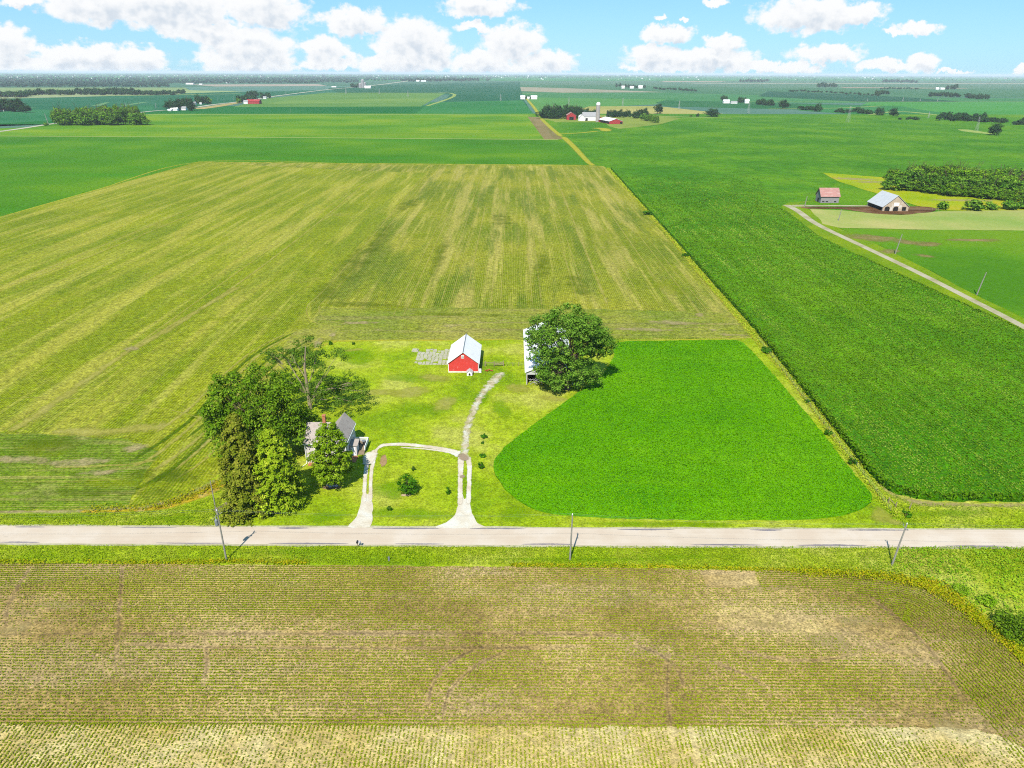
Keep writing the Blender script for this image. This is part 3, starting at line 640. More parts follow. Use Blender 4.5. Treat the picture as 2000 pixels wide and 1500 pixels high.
trk = [[(-200,1243,.9),(300,1240,.9),(700,1240,1.0),(1000,1240,1.0),(1200,1243,.9)], [(250,1262,.7),(450,1267,.8),(700,1269,1.0),(950,1268,1.0),(1150,1266,.8)],
       [(950,1262,.7),(890,1290,.7),(850,1330,.7),(835,1380,.7)], [(1240,1262,.9),(1290,1282,.8),(1322,1312,.8),(1335,1345,.8)], [(985,1278,.6),(935,1300,.6),(880,1350,.6),(865,1400,.6)],
       [(240,1106,1.2),(236,1160,1.0),(232,1230,1.0),(228,1290,1)], [(400,1250,.8),(405,1300,.8),(398,1340,.7)], [(1400,1300,.8),(1460,1322,.8),(1500,1345,.8)],
       [(1700,1170,.8),(1770,1226,1.2),(1830,1290,1.0),(1880,1370,.8)], [(60,1110,1),(20,1180,1.2),(10,1240,1)], [(1440,1270,.6),(1520,1290,.5),(1600,1292,.6),(1680,1280,.6)],
       [(1305,1280,.5),(1303,1360,.6),(1310,1425,.7)], [(1312,1425,.8),(1318,1500,.9)], [(1350,1425,.6),(1362,1500,.6)]]
ribbons('bare_tracks', trk, NZ + .016, M['trackD'])
patches('bare_ground', [(1500,1222,4,1.2),(30,1230,3,2.5),(1850,1420,4,2),(1790,1330,3,4),(1680,1215,5,2.4),(1500,1150,9,1.0),(1180,1135,9,1.2),(120,1185,6,2),(1250,1172,10,1.4),(1620,1260,5,3)], NZ + .02, ground_mat('pale_soil_patch', [A(206,182,116), A(222,198,134)], .1, speck=(2.6, .5), bump=.6, alpha=(.3, 2.2, 1.0, .7)))

# ================================================================== crops and weeds as real leaves
def scatter(name, x, y, z, n_per, size, h, tilt, mat, tint, label, spread=.2, k=1.0):
    N_ = len(x); X = np.repeat(x, n_per); Y = np.repeat(y, n_per); S = np.repeat(size * np.ones(N_), n_per) * rng.uniform(.7, 1.25, N_ * n_per)
    hh = np.repeat(h * np.ones(N_), n_per)
    C = np.stack([X + rng.normal(0, 1, len(X)) * spread, Y + rng.normal(0, 1, len(X)) * spread, z + hh * rng.uniform(.35, 1, len(X))], 1)
    Nn = np.stack([rng.normal(0, tilt, len(X)), rng.normal(0, tilt, len(X)), np.ones(len(X))], 1)
    T = np.repeat(tint * np.ones(N_), n_per) + rng.uniform(-.22, .22, len(X))
    o = link(name, leaf_mesh(name, C, Nn, S, T, mat)); tag(o, label, 'crop' if 'crop' in name or 'plants' in name else 'weeds', kind='stuff'); return o
# foreground soybeans: east-west rows, curved end rows, north-south rows
PXS = []
topX = np.array([q[0] for q in fgt]); topY = np.array([q[1] for q in fgt])
yy = np.arange(SP + .15, 104.2, .55)
for y0 in yy:
    x = np.arange(-100, 84, .13); PXS.append(np.stack([x + rng.normal(0, .07, len(x)), np.full(len(x), y0) + rng.normal(0, .04, len(x))], 1))
pts = np.concatenate(PXS)
ins = inside(fgt + [(fgt[-1][0], YB), (-110, YB)], pts[:, 0], pts[:, 1])
big_inner = inner + [(120, inner[-1][1]), (120, 130), (inner[0][0], 130)]
# curved family
cur = fgt[int(len(fgt) * .42):]
cp = []
for k in range(0, 34):
    off = .5 + k * .55; line = []
    for i in range(1, len(cur) - 1):
        dx = cur[i + 1][0] - cur[i - 1][0]; dy = cur[i + 1][1] - cur[i - 1][1]; L_ = math.hypot(dx, dy)
        line.append((cur[i][0] + dy / L_ * off, cur[i][1] - dx / L_ * off))
    for (a, b) in zip(line[:-1], line[1:]):
        L_ = math.hypot(b[0] - a[0], b[1] - a[1])
        for s_ in np.arange(0, L_, .13): cp.append((a[0] + (b[0] - a[0]) * s_ / L_, a[1] + (b[1] - a[1]) * s_ / L_))
cp = np.array(cp); cp += rng.normal(0, .05, cp.shape)
in_c = inside(big_inner, cp[:, 0], cp[:, 1]) & (cp[:, 1] > 40); cp = cp[in_c]
ins &= ~inside(big_inner, pts[:, 0], pts[:, 1]); pts = pts[ins]
xs_ = np.arange(-90, P(1990,1421)[0] + 2, .55); sp = []
for x0 in xs_:
    y = np.arange(44, SP, .13); sp.append(np.stack([np.full(len(y), x0) + rng.normal(0, .04, len(y)), y + rng.normal(0, .07, len(y))], 1))
sp = np.concatenate(sp)
sp = sp[~inside(big_inner, sp[:, 0], sp[:, 1])]
allp = np.concatenate([pts, cp, sp])
trg = [smooth([P(q[0], q[1]) for q in t_], False, 4) for t_ in trk]
dens_ = .28 + .9 * fbm(allp[:, 0] * .35, allp[:, 1], .11, 5) + .35 * (vnoise(allp[:, 0] * .12, allp[:, 1], .6, 9) - .5)
dens_ += .25 * inside([P(-200,1400), P(1500,1398), P(1500,1426), P(-200,1426)], allp[:, 0], allp[:, 1])
dens_ -= .02 * (allp[:, 1] < SP)
for (u, v, r_, k_) in [(1500,1222,5,.7),(1680,1230,9,.45),(1300,1165,16,.2),(30,1230,6,.5),(1850,1430,7,.4),(240,1140,5,.3),(140,1190,10,.25),(1000,1380,9,.2),(420,1150,14,-.2),(900,1330,14,-.15),(180,1140,8,-.3),(1560,1200,14,.15),(1700,1290,8,.3),(1240,1165,14,.12),(1800,1400,7,.3),(130,1230,9,.2),(60,1330,10,.1),(500,1330,12,-.15),(1250,1330,14,-.1),(600,1150,14,-.15)]:
    cx, cy = P(u, v); dens_ -= k_ * np.exp(-(((allp[:, 0] - cx) / (2 * r_)) ** 2 + ((allp[:, 1] - cy) / r_ / .45) ** 2))
for t_ in trg: dens_ -= .75 * (dist_poly(t_, allp[:, 0], allp[:, 1]) < .4)
incur = np.concatenate([np.zeros(len(pts)), np.ones(len(cp)), np.zeros(len(sp))]).astype(bool); dens_[incur] += .42
keep = rng.random(len(allp)) < np.clip(dens_, .08, 1); allp = allp[keep]; dk = dens_[keep]
scatter('soybean_plants', allp[:, 0], allp[:, 1], NZ + .01, 3, .085 + .045 * np.clip(dk, 0, 1), .15, .42, L['soy'], .3 + .5 * fbm(allp[:, 0], allp[:, 1], .05, 30) - .1, 'rows of young soybean plants in the field below the road', .05)
# near corn canopy
xr = rng.uniform(76, 420, 460000); yr = 118 + 500 * rng.random(460000) ** 1.15
m_ = inside(corn_poly, xr, yr); xr, yr = xr[m_], yr[m_]
k_ = rng.random(len(xr)) < np.clip(1.1 - (yr - 120) / 500, 0, 1) ** 1.7 * (xr < yr * .78 + 25); xr, yr = xr[k_], yr[k_]
xr = np.round(xr / .8) * .8 + rng.normal(0, .09, len(xr))
tn = .25 + .5 * fbm(xr, yr, .03, 4) + .5 * (vnoise(xr, yr * .03, .45, 77) - .5)
scatter('corn_plants', xr, yr, NZ + 1.5, 3, .19 * (1 + (yr - 120) / 330), .4, .5, L['corn'], tn, 'tall dark green corn crop east of the fence line', .11); print('corn', len(xr))
# corn along the edges, hanging leaves so the side reads as stalks
ex = []
cpd = densify(corn_poly, .5, .1)
ex = np.array([q for q in cpd if q[1] < 330 and q[0] < 260])
ex = np.repeat(ex, 5, 0) + rng.normal(0, .25, (len(ex) * 5, 2))
scatter('corn_edge_plants', ex[:, 0], ex[:, 1], NZ + .1, 3, .30, 2.0, 1.6, L['corn'], .3, 'ragged corn stalks along the edge of the corn field', .2)
# clover
cl = ground_poly([(1206,672),(1300,668.5),(1400,667),(1440,668),(1464,684),(1510,735),(1590,830),(1656,915),(1698,966),(1700,984),(1670,1002),(1610,1014),(1500,1018),(1300,1017),(1150,1012),(1060,1002),(1005,976),(974,940),(966,905),(985,878),(1030,842),(1085,802),(1135,766),(1180,730),(1198,700)])
xr = rng.uniform(-5, 82, 75000); yr = rng.uniform(112, 220, 75000); m_ = inside(cl, xr, yr); xr, yr = xr[m_], yr[m_]
scatter('clover_plants', xr, yr, NZ + .28, 2, .17, .2, .5, L['clover'], np.clip(.15 + .7 * fbm(xr * .4, yr, .09, 14) + .10 * np.sin(yr * 2.1 + .02 * xr), 0, 1), 'bright green clover crop beside the lawn', .15)
# verge weeds on both sides of the road
def in_px(px, n, seed=0):
    poly = ground_poly(px); a = np.array(poly); x = rng.uniform(a[:, 0].min(), a[:, 0].max(), n); y = rng.uniform(a[:, 1].min(), a[:, 1].max(), n)
    m2 = inside(poly, x, y); return x[m2], y[m2]
x1, y1 = in_px([(-150,1069),(2150,1072),(2150,1130),(1900,1124),(1740,1124),(1500,1113),(1000,1106),(300,1101),(-150,1099)], 30000)
x2, y2 = in_px([(-150,1008),(200,1006),(330,998),(420,972),(450,1000),(430,1029),(-150,1029)], 10000)
x3, y3 = in_px([(1720,960),(1790,986),(1860,990),(2150,991),(2150,1034),(1760,1034)], 5200)
x4, y4 = in_px([(1700,900),(1800,984),(2300,1620),(2700,1620),(2150,1072),(1760,1072),(1740,1122),(1810,1134),(1870,1168),(1940,1222),(2010,1286),(2170,1436)], 14000)
x = np.concatenate([x1, x2, x3]); y = np.concatenate([y1, y2, y3])
tn = fbm(x, y, .12, 21) * 1.1 - .05
scatter('verge_weeds', x, y, NZ, 2, .11, .3, .5, L['weed'], tn, 'rough grass and weeds along both road verges', .15)
pt = np.array(fgt); m3 = (x4 > 60) & (y4 > 45) & (y4 < 107.6)
xx, yy2 = x4[m3], y4[m3]; o_ = ~inside(fgt + [(fgt[-1][0], YB), (-110, YB)], xx, yy2)
scatter('ditch_weeds', xx[o_], yy2[o_], NZ, 3, .16, .5, .7, L['bushy'], fbm(xx[o_], yy2[o_], .15, 3) + .05, 'lush weeds in the ditch at the lower right corner', .2)
# golden edge along the curved field end and at the pole feet
gl = []
for (pts_, w_, n_) in [([(1560,1120),(1700,1126),(1790,1142),(1850,1170),(1930,1230),(2010,1300),(2110,1396)], .7, 3600), ([(0,1101),(300,1102),(440,1100),(600,1103)], .35, 900), ([(1000,1107),(1300,1111),(1560,1118)], .25, 900), ([(170,999),(300,992),(350,979),(410,956),(444,936)], .8, 1000),
                       ([(1800,1132),(1850,1156),(1900,1196),(1940,1235)], .6, 700)]:
    q = np.array(smooth([P(*p_) for p_ in pts_], False, 8)); i0 = rng.integers(0, len(q) - 1, n_); s_ = rng.random((n_, 1))
    gl.append(q[i0] * (1 - s_) + q[i0 + 1] * s_ + rng.normal(0, w_, (n_, 2)))
gl = np.concatenate(gl)
scatter('golden_weeds', gl[:, 0], gl[:, 1], NZ, 2, .16, .45, .7, L['gold'], rng.random(len(gl)), 'yellowing weeds along the soybean field edges', .12)
q = np.array(smooth([P(*p_) for p_ in [(1187,329),(1290,440),(1380,548),(1476,660),(1560,760),(1640,866),(1700,944),(1756,1010)]], False, 12))
i0 = rng.integers(0, len(q) - 1, 9000); s_ = rng.random((9000, 1)); fl = q[i0] * (1 - s_) + q[i0 + 1] * s_ + rng.normal(0, .8, (9000, 2))
scatter('fence_line_weeds', fl[:, 0], fl[:, 1], NZ, 2, .13 + (fl[:, 1] - 110) / 1800, .4, .55, L['weed'], .35 + .6 * rng.random(len(fl)), 'tall grass and weeds along the fence line', .25)
exec_order.clear()
# ================================================================== trees
def crown(lobes, n_cl, cr_, per, size, flat_=.75, up=.5, inner_=.55, hole=0):
    """leaf centres, normals, sizes, tints for a crown built from ellipsoid lobes"""
    lob = np.array(lobes, float); vol = lob[:, 3] * lob[:, 4] + lob[:, 4] * lob[:, 5]; li = rng.choice(len(lob), n_cl, p=vol / vol.sum())
    d = rng.normal(size=(n_cl, 3)); d[:, 2] = np.where(d[:, 2] < 0, d[:, 2] * .6, d[:, 2]); d /= np.linalg.norm(d, axis=1, keepdims=True)
    rr = rng.uniform(inner_, 1.0, (n_cl, 1)) ** .6
    cc = lob[li, :3] + d * lob[li, 3:] * rr
    cs = cr_ * rng.uniform(.6, 1.35, n_cl); ct = rng.normal(.5, .14, n_cl)
    k = np.repeat(np.arange(n_cl), per); e = rng.normal(size=(len(k), 3)); e /= np.linalg.norm(e, axis=1, keepdims=True)
    e2 = e.copy(); e2[:, 2] *= flat_
    C = cc[k] + e2 * cs[k, None] * rng.uniform(.35, 1, (len(k), 1)) ** .5
    N = e + np.array([0, 0, up]) + rng.normal(0, .35, e.shape)
    T = ct[k] + rng.normal(0, .14, len(k)); S = size * rng.uniform(.6, 1.3, len(k))
    return C, N, S, T, cc
def limbs(mb, base_r, trunk_top, targets, n=6, first=.35):
    tx, ty, tz = trunk_top
    mb.tube([(0, 0, -.3), (tx * .1, ty * .1, tz * .15), (tx * .5, ty * .5, tz * .55), (tx, ty, tz)], [base_r * 1.35, base_r, base_r * .8, base_r * .45], n)
    for p_ in targets:
        s_ = random.uniform(first, .95); a = Vector((tx * s_, ty * s_, tz * s_)); b = Vector(p_)
        mid = a.lerp(b, .5) + Vector((random.uniform(-.4, .4), random.uniform(-.4, .4), random.uniform(.2, .8)))
        r0 = base_r * (.55 - .3 * s_); mb.tube([a, mid, b], [r0, r0 * .6, r0 * .2], 5)
def tree(name, loc, data, label, cat='tree', group=None, rz=0, sc_=(1, 1, 1)):
    root = empty(name, loc, rz, label=label, cat=cat, group=group); root.scale = sc_
    link('trunk', data[1], root); link('crown', data[0], root); return root

# the big shade tree between the metal shed and the clover
bx_, by_ = P(1107, 762)
lobes = [(0,2,13,8,8,8),(-6.5,2,12,5.5,5,6),(6.5,3,14,5.5,5.5,5.5),(9.5,4,11.5,4,4,3.6),(0,3,18.5,6,6,4.5),(-3,-2,7,6,4.5,4),(5,-1,5.5,4,3.5,3.2),(-7,3,16.5,4,4,4),(4,0,18,5,5,4),(-3,-3,3.4,3.2,2.5,2),(3.5,-1,3.2,3,2.5,1.8)]
C, N, S, T, cc = crown(lobes, 640, 1.3, 58, .26)
mb = MB(); limbs(mb, .62, (.5, .8, 12), [tuple(c) for c in cc[rng.choice(len(cc), 46)]], 9)
tree('shade_tree', (bx_, by_, NZ), (leaf_mesh('shade_crown', C, N, S, T, L['big']), mb.mesh('shade_trunk', M['bark'])), 'huge round shade tree with a broad dense crown beside the white metal shed')
# maple in front of the house
C, N, S, T, cc = crown([(0,0,6.5,4.3,4.3,4.4),(0,0,10.2,3.2,3.2,3.8),(0,0,13,1.6,1.6,2.0),(0,0,4,4.1,4.1,2.6)], 340, .7, 46, .21, up=.8)
mb = MB(); limbs(mb, .26, (0, 0, 11), [tuple(c) for c in cc[rng.choice(len(cc), 26)]], 8, .2)
x, y = P(652, 951); tree('maple_tree', (x, y, NZ), (leaf_mesh('maple_crown', C, N, S, T, L['maple']), mb.mesh('maple_trunk', M['bark'])), 'bright green oval maple standing in front of the farmhouse')
# dark broad tree west of the house
C, N, S, T, cc = crown([(0,0,13,6.5,6,6),(-5,-1,12.5,4.5,4.5,4.5),(-6.6,0,8.5,3.6,4,3.8),(6,-2,12,5,5,5),(3,-3,7,6,4,4.5),(-3,-3,8,6,4,4),(1,3,17.5,5,5,4),(8.5,-3,8,4,3.5,4),(-5,2,16.5,4,4,3.2),(7,2,16,3.6,3.6,3.2),(8,2,8.5,4,4.5,4.6),(9.5,5,6,4.5,4,4),(4,-6,4.5,4,3,3.2),(-2,-6,6,5,3,4)], 560, 1.45, 52, .27, flat_=.6)
mb = MB(); limbs(mb, .55, (0, 0, 13), [tuple(c) for c in cc[rng.choice(len(cc), 40)]], 9)
tree('broadleaf_tree', (-57.5, 141, NZ), (leaf_mesh('broad_crown', C, N, S, T, L['dec']), mb.mesh('broad_trunk', M['bark'])), 'wide dark green leafy tree behind the two evergreens')
# open-crowned tree behind the house with bare pale limbs
C, N, S, T, cc = crown([(1,3,14.5,3.5,3.5,2.2),(-6,2,14,4.2,4,2.2),(5.5,-1,11,4,4,2.6),(10,0,8,4,4,2.4),(13,-2,6,3.2,3.2,2),(-5,-3,10,3.5,3,2.2),(7,4,13,3,3,1.8),(-1,5,17,2.4,2.4,1.8),(4,-4,5.5,3.4,2.6,2.2),(10,-5,3.6,3.5,3,2),(3,3,5,5,4,3),(-5,4,6,4,4,4),(9,3,4,4,4,2.6),(-10,4,13,2.4,2.4,1.6),(1.5,-4,8,2.2,2,1.6)], 240, 1.15, 46, .22, flat_=.5, inner_=.4)
mb = MB()
mb.tube([(0,0,-.3),(-.1,0,2.5),(-.3,.3,6),(-.6,1,11),(0,2,16.5)], [.6,.48,.4,.28,.1], 9)
for a, b, c, r_ in [((.2,.1,1.2),(1.6,0,5),(6,0,11),.3),((-.2,0,3),(-1.5,0,7),(-5,1,13.5),.26),((.8,0,3),(4,-1,5.5),(11,-1,8),.22),((-.3,.3,6),(1.5,1,10),(2.5,3,15),.2),((-.3,.5,8),(-3,2,12),(-9,4,13.5),.16),((2,0,6),(4,2,9),(7,4,13),.15),((.6,-.2,2),(2.5,-3,4),(6,-5,5),.2),((5,-.6,6),(8,-1.5,6.5),(13,-2,6),.13),((-.5,1,10),(-1.5,2.5,13),(-1.5,4.5,17),.13),((-.4,-.2,4),(-2,-2,7),(-5,-3,10),.16)]:
    mb.tube([a, b, c], [r_, r_ * .7, r_ * .25], 6)
for c in cc[rng.choice(len(cc), 40)]:
    b = Vector(c); a = b * .72 + Vector((0, .4, 1.2)); mb.tube([a, b], [.1, .03], 4)
x, y = P(607, 800); tree('open_tree', (x, y, NZ), (leaf_mesh('open_crown', C, N, S, T, L['open']), mb.mesh('open_trunk', M['barkpale'])), 'sparse spreading tree with bare pale limbs behind the farmhouse')
# small tree behind it, at the field corner
C, N, S, T, cc = crown([(0,0,3.5,3.2,3,2.6),(2.5,1,2.6,2,2,1.6),(-3,0,2.6,2,2,1.8)], 60, .9, 40, .22)
mb = MB(); limbs(mb, .2, (0, 0, 4), [tuple(c) for c in cc[:12]], 6)
x, y = P(596, 720); tree('corner_tree', (x, y, NZ), (leaf_mesh('corner_crown', C, N, S, T, L['open']), mb.mesh('corner_trunk', M['bark'])), 'low bushy tree at the inner corner of the soybean field behind the sparse tree')
# conifers by the road
def conifer(Hh, Rr, nb, per, size, mat, name, taper=.9, droop=.25, rnd=.25, squat=0):
    Cs = []; Ns = []; Ts = []; Ss = []
    for i in range(nb):
        z = Hh * (.03 + .95 * (i / nb) ** 1.0); f = 1 - z / Hh
        r_ = Rr * (f ** taper) * random.uniform(1 - rnd, 1 + rnd) + .25
        if squat: r_ = Rr * math.sin(min(1, f * 1.25 + .05) * math.pi / 2) ** .8 * random.uniform(1 - rnd, 1.1)
        th = random.uniform(0, 2 * math.pi); t_ = rng.uniform(.25, 1, per) ** .7
        w_ = .16 * r_ * (1.2 - t_) + .22
        a = th + rng.normal(0, 1, per) * w_ / np.maximum(r_ * t_, .3) * .6
        x = np.cos(a) * r_ * t_; y = np.sin(a) * r_ * t_; zz = z - droop * r_ * t_ ** 1.5 + rng.normal(0, .16, per)
        Cs.append(np.stack([x, y, np.maximum(zz, .1)], 1)); Ns.append(np.stack([np.cos(a) * .7, np.sin(a) * .7, np.full(per, .8)], 1) + rng.normal(0, .35, (per, 3)))
        Ts.append(random.gauss(.5, .13) + rng.normal(0, .15, per)); Ss.append(size * rng.uniform(.6, 1.3, per))
    return leaf_mesh(name, np.concatenate(Cs), np.concatenate(Ns), np.concatenate(Ss), np.concatenate(Ts), mat)
def straight_trunk(Hh, r_, mat, name): return MB().tube([(0,0,-.3),(0,0,Hh*.5),(0,0,Hh*.97)], [r_, r_ * .6, .04], 8).mesh(name, mat)
x, y = P(486, 997); tree('spruce_tree', (x, y, NZ), (conifer(21.5, 5.4, 580, 50, .24, L['spruce'], 'spruce_crown', .55, .35), straight_trunk(21, .35, M['bark'], 'spruce_trunk')), 'tall brownish olive spruce nearest the road')
x, y = P(546, 988); tree('cedar_tree', (x, y, NZ), (conifer(17.5, 5.6, 560, 50, .24, L['cedar'], 'cedar_crown', .5, .1, .3, 1), straight_trunk(16, .35, M['bark'], 'cedar_trunk')), 'yellow green evergreen with a billowing outline right of the brownish spruce')
# small yard trees and shrubs
def small(u, v, h, r_, label, name, cat='tree', n=40, lf=.16, mat='small', group=None):
    C, N, S, T, cc = crown([(0,0,h*.58,r_,r_,h*.40),(r_*.2,0,h*.35,r_*.8,r_*.8,h*.25)], n, r_ * .32, 34, lf)
    mb = MB(); limbs(mb, .05 + h * .015, (0, 0, h * .7), [tuple(c) for c in cc[:8]], 6)
    x, y = P(u, v); return tree(name, (x, y, NZ), (leaf_mesh(name + '_crown', C, N, S, T, L[mat]), mb.mesh(name + '_trunk', M['bark'])), label, cat, group)
small(796, 967, 4.4, 1.9, 'small round tree in a pale mulch ring on the front lawn', 'young_tree', n=70)
small(875, 967, 1.6, .6, 'thin sapling on the lawn just left of the right driveway', 'sapling', n=14, lf=.12)
small(761, 999, 1.0, .5, 'tiny sapling on the front lawn near the left drive', 'sapling', n=10, lf=.12)
small(807, 922, 1.1, .4, 'tiny sapling directly behind the small round lawn tree', 'sapling', n=10, lf=.12)
small(945, 857, 1.0, .7, 'topmost of the four shrubs right of the upper driveway', 'shrub', 'shrub', 22, .14)
small(942, 868, .6, .4, 'smallest of the four shrubs right of the upper driveway', 'shrub', 'shrub', 12, .13)
small(943, 894, .7, .7, 'flat wide shrub, third down right of the upper driveway', 'shrub', 'shrub', 20, .14)
small(939, 916, 1.2, .7, 'lowest and tallest shrub right of the upper driveway', 'shrub', 'shrub', 26, .14)
small(1496, 690, 1.6, 1.6, 'dark bush on the fence line at the top corner of the clover field', 'bush', 'bush', 30, .2)
small(1576, 788, 1.0, .8, 'small dark bush on the fence line beside the middle of the clover', 'bush', 'bush', 16, .16)
small(1616, 850, 1.2, .9, 'bush on the fence line below the middle of the clover field', 'bush', 'bush', 16, .16)
small(1664, 908, 1.3, 1.0, 'bush on the fence line near the lower right of the clover', 'bush', 'bush', 18, .16)
small(1266, 420, 2.2, 3.0, 'bush on the fence line between the upper soybean and corn fields', 'bush', 'bush', 20, .4)
small(1338, 502, 1.6, 1.5, 'lower of the two bushes on the upper fence line', 'bush', 'bush', 16, .3)
small(1768, 1010, 1.0, 1.0, 'weedy bush beside the leaning fence posts near the road', 'bush', 'bush', 18, .14)
small(645, 674, .9, .8, 'dark bush at the top left corner of the back lawn', 'bush', 'bush', 12, .16)
small(690, 674, .7, .6, 'tiny bush on the north edge of the back lawn', 'bush', 'bush', 10, .16)
small(452, 1008, 1.2, .8, 'small dark shrub left of the spruce foot', 'shrub', 'shrub', 16, .14)
small(1985, 1240, 2.6, 3.4, 'dark shrub clump in the ditch at the right edge', 'ditch_shrub', 'shrub', 90, .18, 'dec')
small(1925, 1180, 1.2, 1.4, 'grey green weed clump in the ditch left of the dark shrub', 'ditch_shrub', 'shrub', 40, .16, 'bushy')
small(1876, 1158, .9, 1.2, 'pale flowering weed clump beside the yellow field edge', 'ditch_shrub', 'shrub', 40, .12, 'bushy')

# ------------------------------------------------------------------ mid and far trees (shared crowns)
mids = []
for k in range(5):
    r_ = random.Random(k); lo = [(0,0,.52,.36,.36,.42),(r_.uniform(-.12,.12),r_.uniform(-.12,.12),.28,.40,.40,.26),(r_.uniform(-.2,.2),r_.uniform(-.2,.2),.42,.42,.42,.28),(r_.uniform(-.2,.2),r_.uniform(-.2,.2),.72,.26,.26,.22)]
    C, N, S, T, cc = crown(lo, 80, .13, 28, .042, inner_=.35)
    mb = MB(); limbs(mb, .022, (0, 0, .6), [tuple(c) for c in cc[:7]], 5)
    row = {}
    for nm in ('mid', 'farlight', 'far'): row[nm] = leaf_mesh('round_crown', C, N, S, T, L[nm])
    mids.append((row, mb.mesh('round_trunk', M['bark'])))
fars = []
for k in range(5):
    r_ = random.Random(k + 50); lo = [(0,0,.52,.40,.40,.42),(r_.uniform(-.25,.25),r_.uniform(-.2,.2),.4,.42,.42,.3)]
    C, N, S, T, cc = crown(lo, 46, .24, 12, .11, inner_=.15); fars.append({nm: leaf_mesh('distant_crown', C, N, S, T, L[nm], ) for nm in ('far', 'farlight', 'mid')})
def mid_tree(u, v, wpx, hpx, label, group, kind='mid', name='windbreak_tree'):
    m_ = mpp(u, v); x, y = P(u, v); k = random.randrange(5); row, tr_ = mids[k]
    root = empty(name, (x, y, .2), random.uniform(0, 6.28), label=label, cat='tree', group=group)
    hh = hpx * m_ / math.cos(PT) * .98; root.scale = (wpx * m_ * 1.3, wpx * m_ * 1.3, hh)
    link('trunk', tr_, root); link('crown', row[kind], root); return root
def far_tree(u, v, wpx, hpx, label, group, kind='far', name='distant_tree', cat='tree'):
    m_ = mpp(u, v); x, y = P(u, v); o = link(name, fars[random.randrange(5)][kind])
    o.location = (x, y, 0); o.rotation_euler = (0, 0, random.uniform(0, 6.28)); o.scale = (wpx * m_ * 1.1, wpx * m_ * 1.1, hpx * m_ * 1.12)
    return tag(o, label, cat, group)
ORD = ['leftmost','second','third','fourth','fifth','sixth','seventh','eighth','ninth','tenth','eleventh','twelfth','thirteenth','fourteenth','fifteenth','sixteenth','seventeenth','eighteenth','nineteenth','twentieth'] + ['twenty-' + q for q in ('first','second','third','fourth','fifth','sixth','seventh','eighth','ninth')] + ['thirtieth'] + ['thirty-' + q for q in ('first','second','third','fourth')]
def row_of(u0, v0, u1, v1, n, w_, h_, label, group, fn=far_tree, kind='far', jv=1.0, ju=.28, **kw):
    for i in range(n):
        s_ = (i + .5) / n; f = random.uniform(.75, 1.25)
        lb = (ORD[i] if i < n - 1 else 'rightmost') + ' tree in the ' + label
        fn(u0 + (u1 - u0) * s_ + random.uniform(-ju, ju) * (u1 - u0) / n, v0 + (v1 - v0) * s_ + random.uniform(-jv, jv), w_ * f, h_ * random.uniform(.8, 1.2), lb, group, kind, **kw)
# left grove
lab = 'leafy tree in the long grove beyond the fields at left'
row_of(112, 245, 280, 243, 16, 22, 27, 'front row of the long grove at left', 'trees of the front row of the long grove at left', mid_tree, 'mid', 1.5); row_of(100, 238, 268, 236, 16, 20, 24, 'middle row of the long grove at left', 'trees of the middle row of the long grove at left', mid_tree, 'farlight', 1.5)
row_of(150, 232, 270, 231, 9, 20, 20, 'back row of the long grove at left', 'trees of the back row of the long grove at left', mid_tree, 'farlight', 1)
far_tree(90, 246, 8, 6, 'small bush at the road bend left of the long grove', None, 'mid', 'bush', 'bush')
# left edge grove
row_of(-30, 218, 54, 218, 9, 18, 19, 'front row of the grove cut by the left edge', 'trees of the front row of the grove cut by the left edge', mid_tree, 'far', 2)
row_of(-30, 210, 40, 212, 6, 16, 16, 'back row of the grove cut by the left edge', 'trees of the back row of the grove cut by the left edge', mid_tree, 'far', 2)
# hedgerows at left
row_of(-10, 190, 60, 189, 12, 12, 9, 'far hedgerow beginning at the left edge', 'trees of the far hedgerow beginning at the left edge'); row_of(40, 186, 145, 185, 18, 11, 9, 'hedgerow left of the pink roofed house', 'trees of the hedgerow left of the pink roofed house')
row_of(148, 184, 158, 184, 2, 10, 10, 'pair left of the pink roofed house', 'trees of the pair left of the pink roofed house'); row_of(165, 185, 340, 185, 34, 10, 8, 'front hedgerow right of the pink roofed house', 'trees of the front hedgerow right of the pink roofed house')
row_of(168, 182, 260, 181, 16, 10, 8, 'back hedgerow right of the pink roofed house', 'trees of the back hedgerow right of the pink roofed house')
row_of(345, 183.5, 362, 183, 4, 7, 7, 'clump ending the far left hedgerow', 'trees of the clump ending the far left hedgerow')
# roadside farms
row_of(326, 214, 380, 215, 9, 13, 16, 'front clump of the first white roadside farm', 'trees of the front clump of the first white roadside farm', mid_tree, 'far', 2); row_of(345, 208, 375, 207, 4, 12, 14, 'back clump of the first white roadside farm', 'trees of the back clump of the first white roadside farm', mid_tree, 'far', 1)
row_of(384, 203, 406, 203, 5, 9, 12, 'clump of the second roadside farm', 'trees of the clump of the second roadside farm'); far_tree(410, 203, 9, 11, 'bright green tree at the right of the second roadside farm', None, 'farlight')
row_of(466, 201, 500, 194, 6, 9, 10, 'front row behind the long red roadside barn', 'trees of the front row behind the long red roadside barn'); row_of(485, 192, 500, 190, 4, 9, 11, 'back row behind the long red roadside barn', 'trees of the back row behind the long red roadside barn')
far_tree(467, 202, 9, 9, 'bright green bush left of the red roadside barn', None, 'farlight', 'bush', 'bush')
row_of(510, 192, 530, 192, 3, 7, 9, 'group at the tiny house past the red barn', 'trees of the group at the tiny house past the red barn')
row_of(684, 171, 700, 171, 5, 5, 7, 'clump left of the white grain silos', 'trees of the clump left of the white grain silos')
row_of(783, 158.5, 935, 158.5, 34, 6, 4.5, 'line behind the far white road sheds', 'trees of the line behind the far white road sheds')
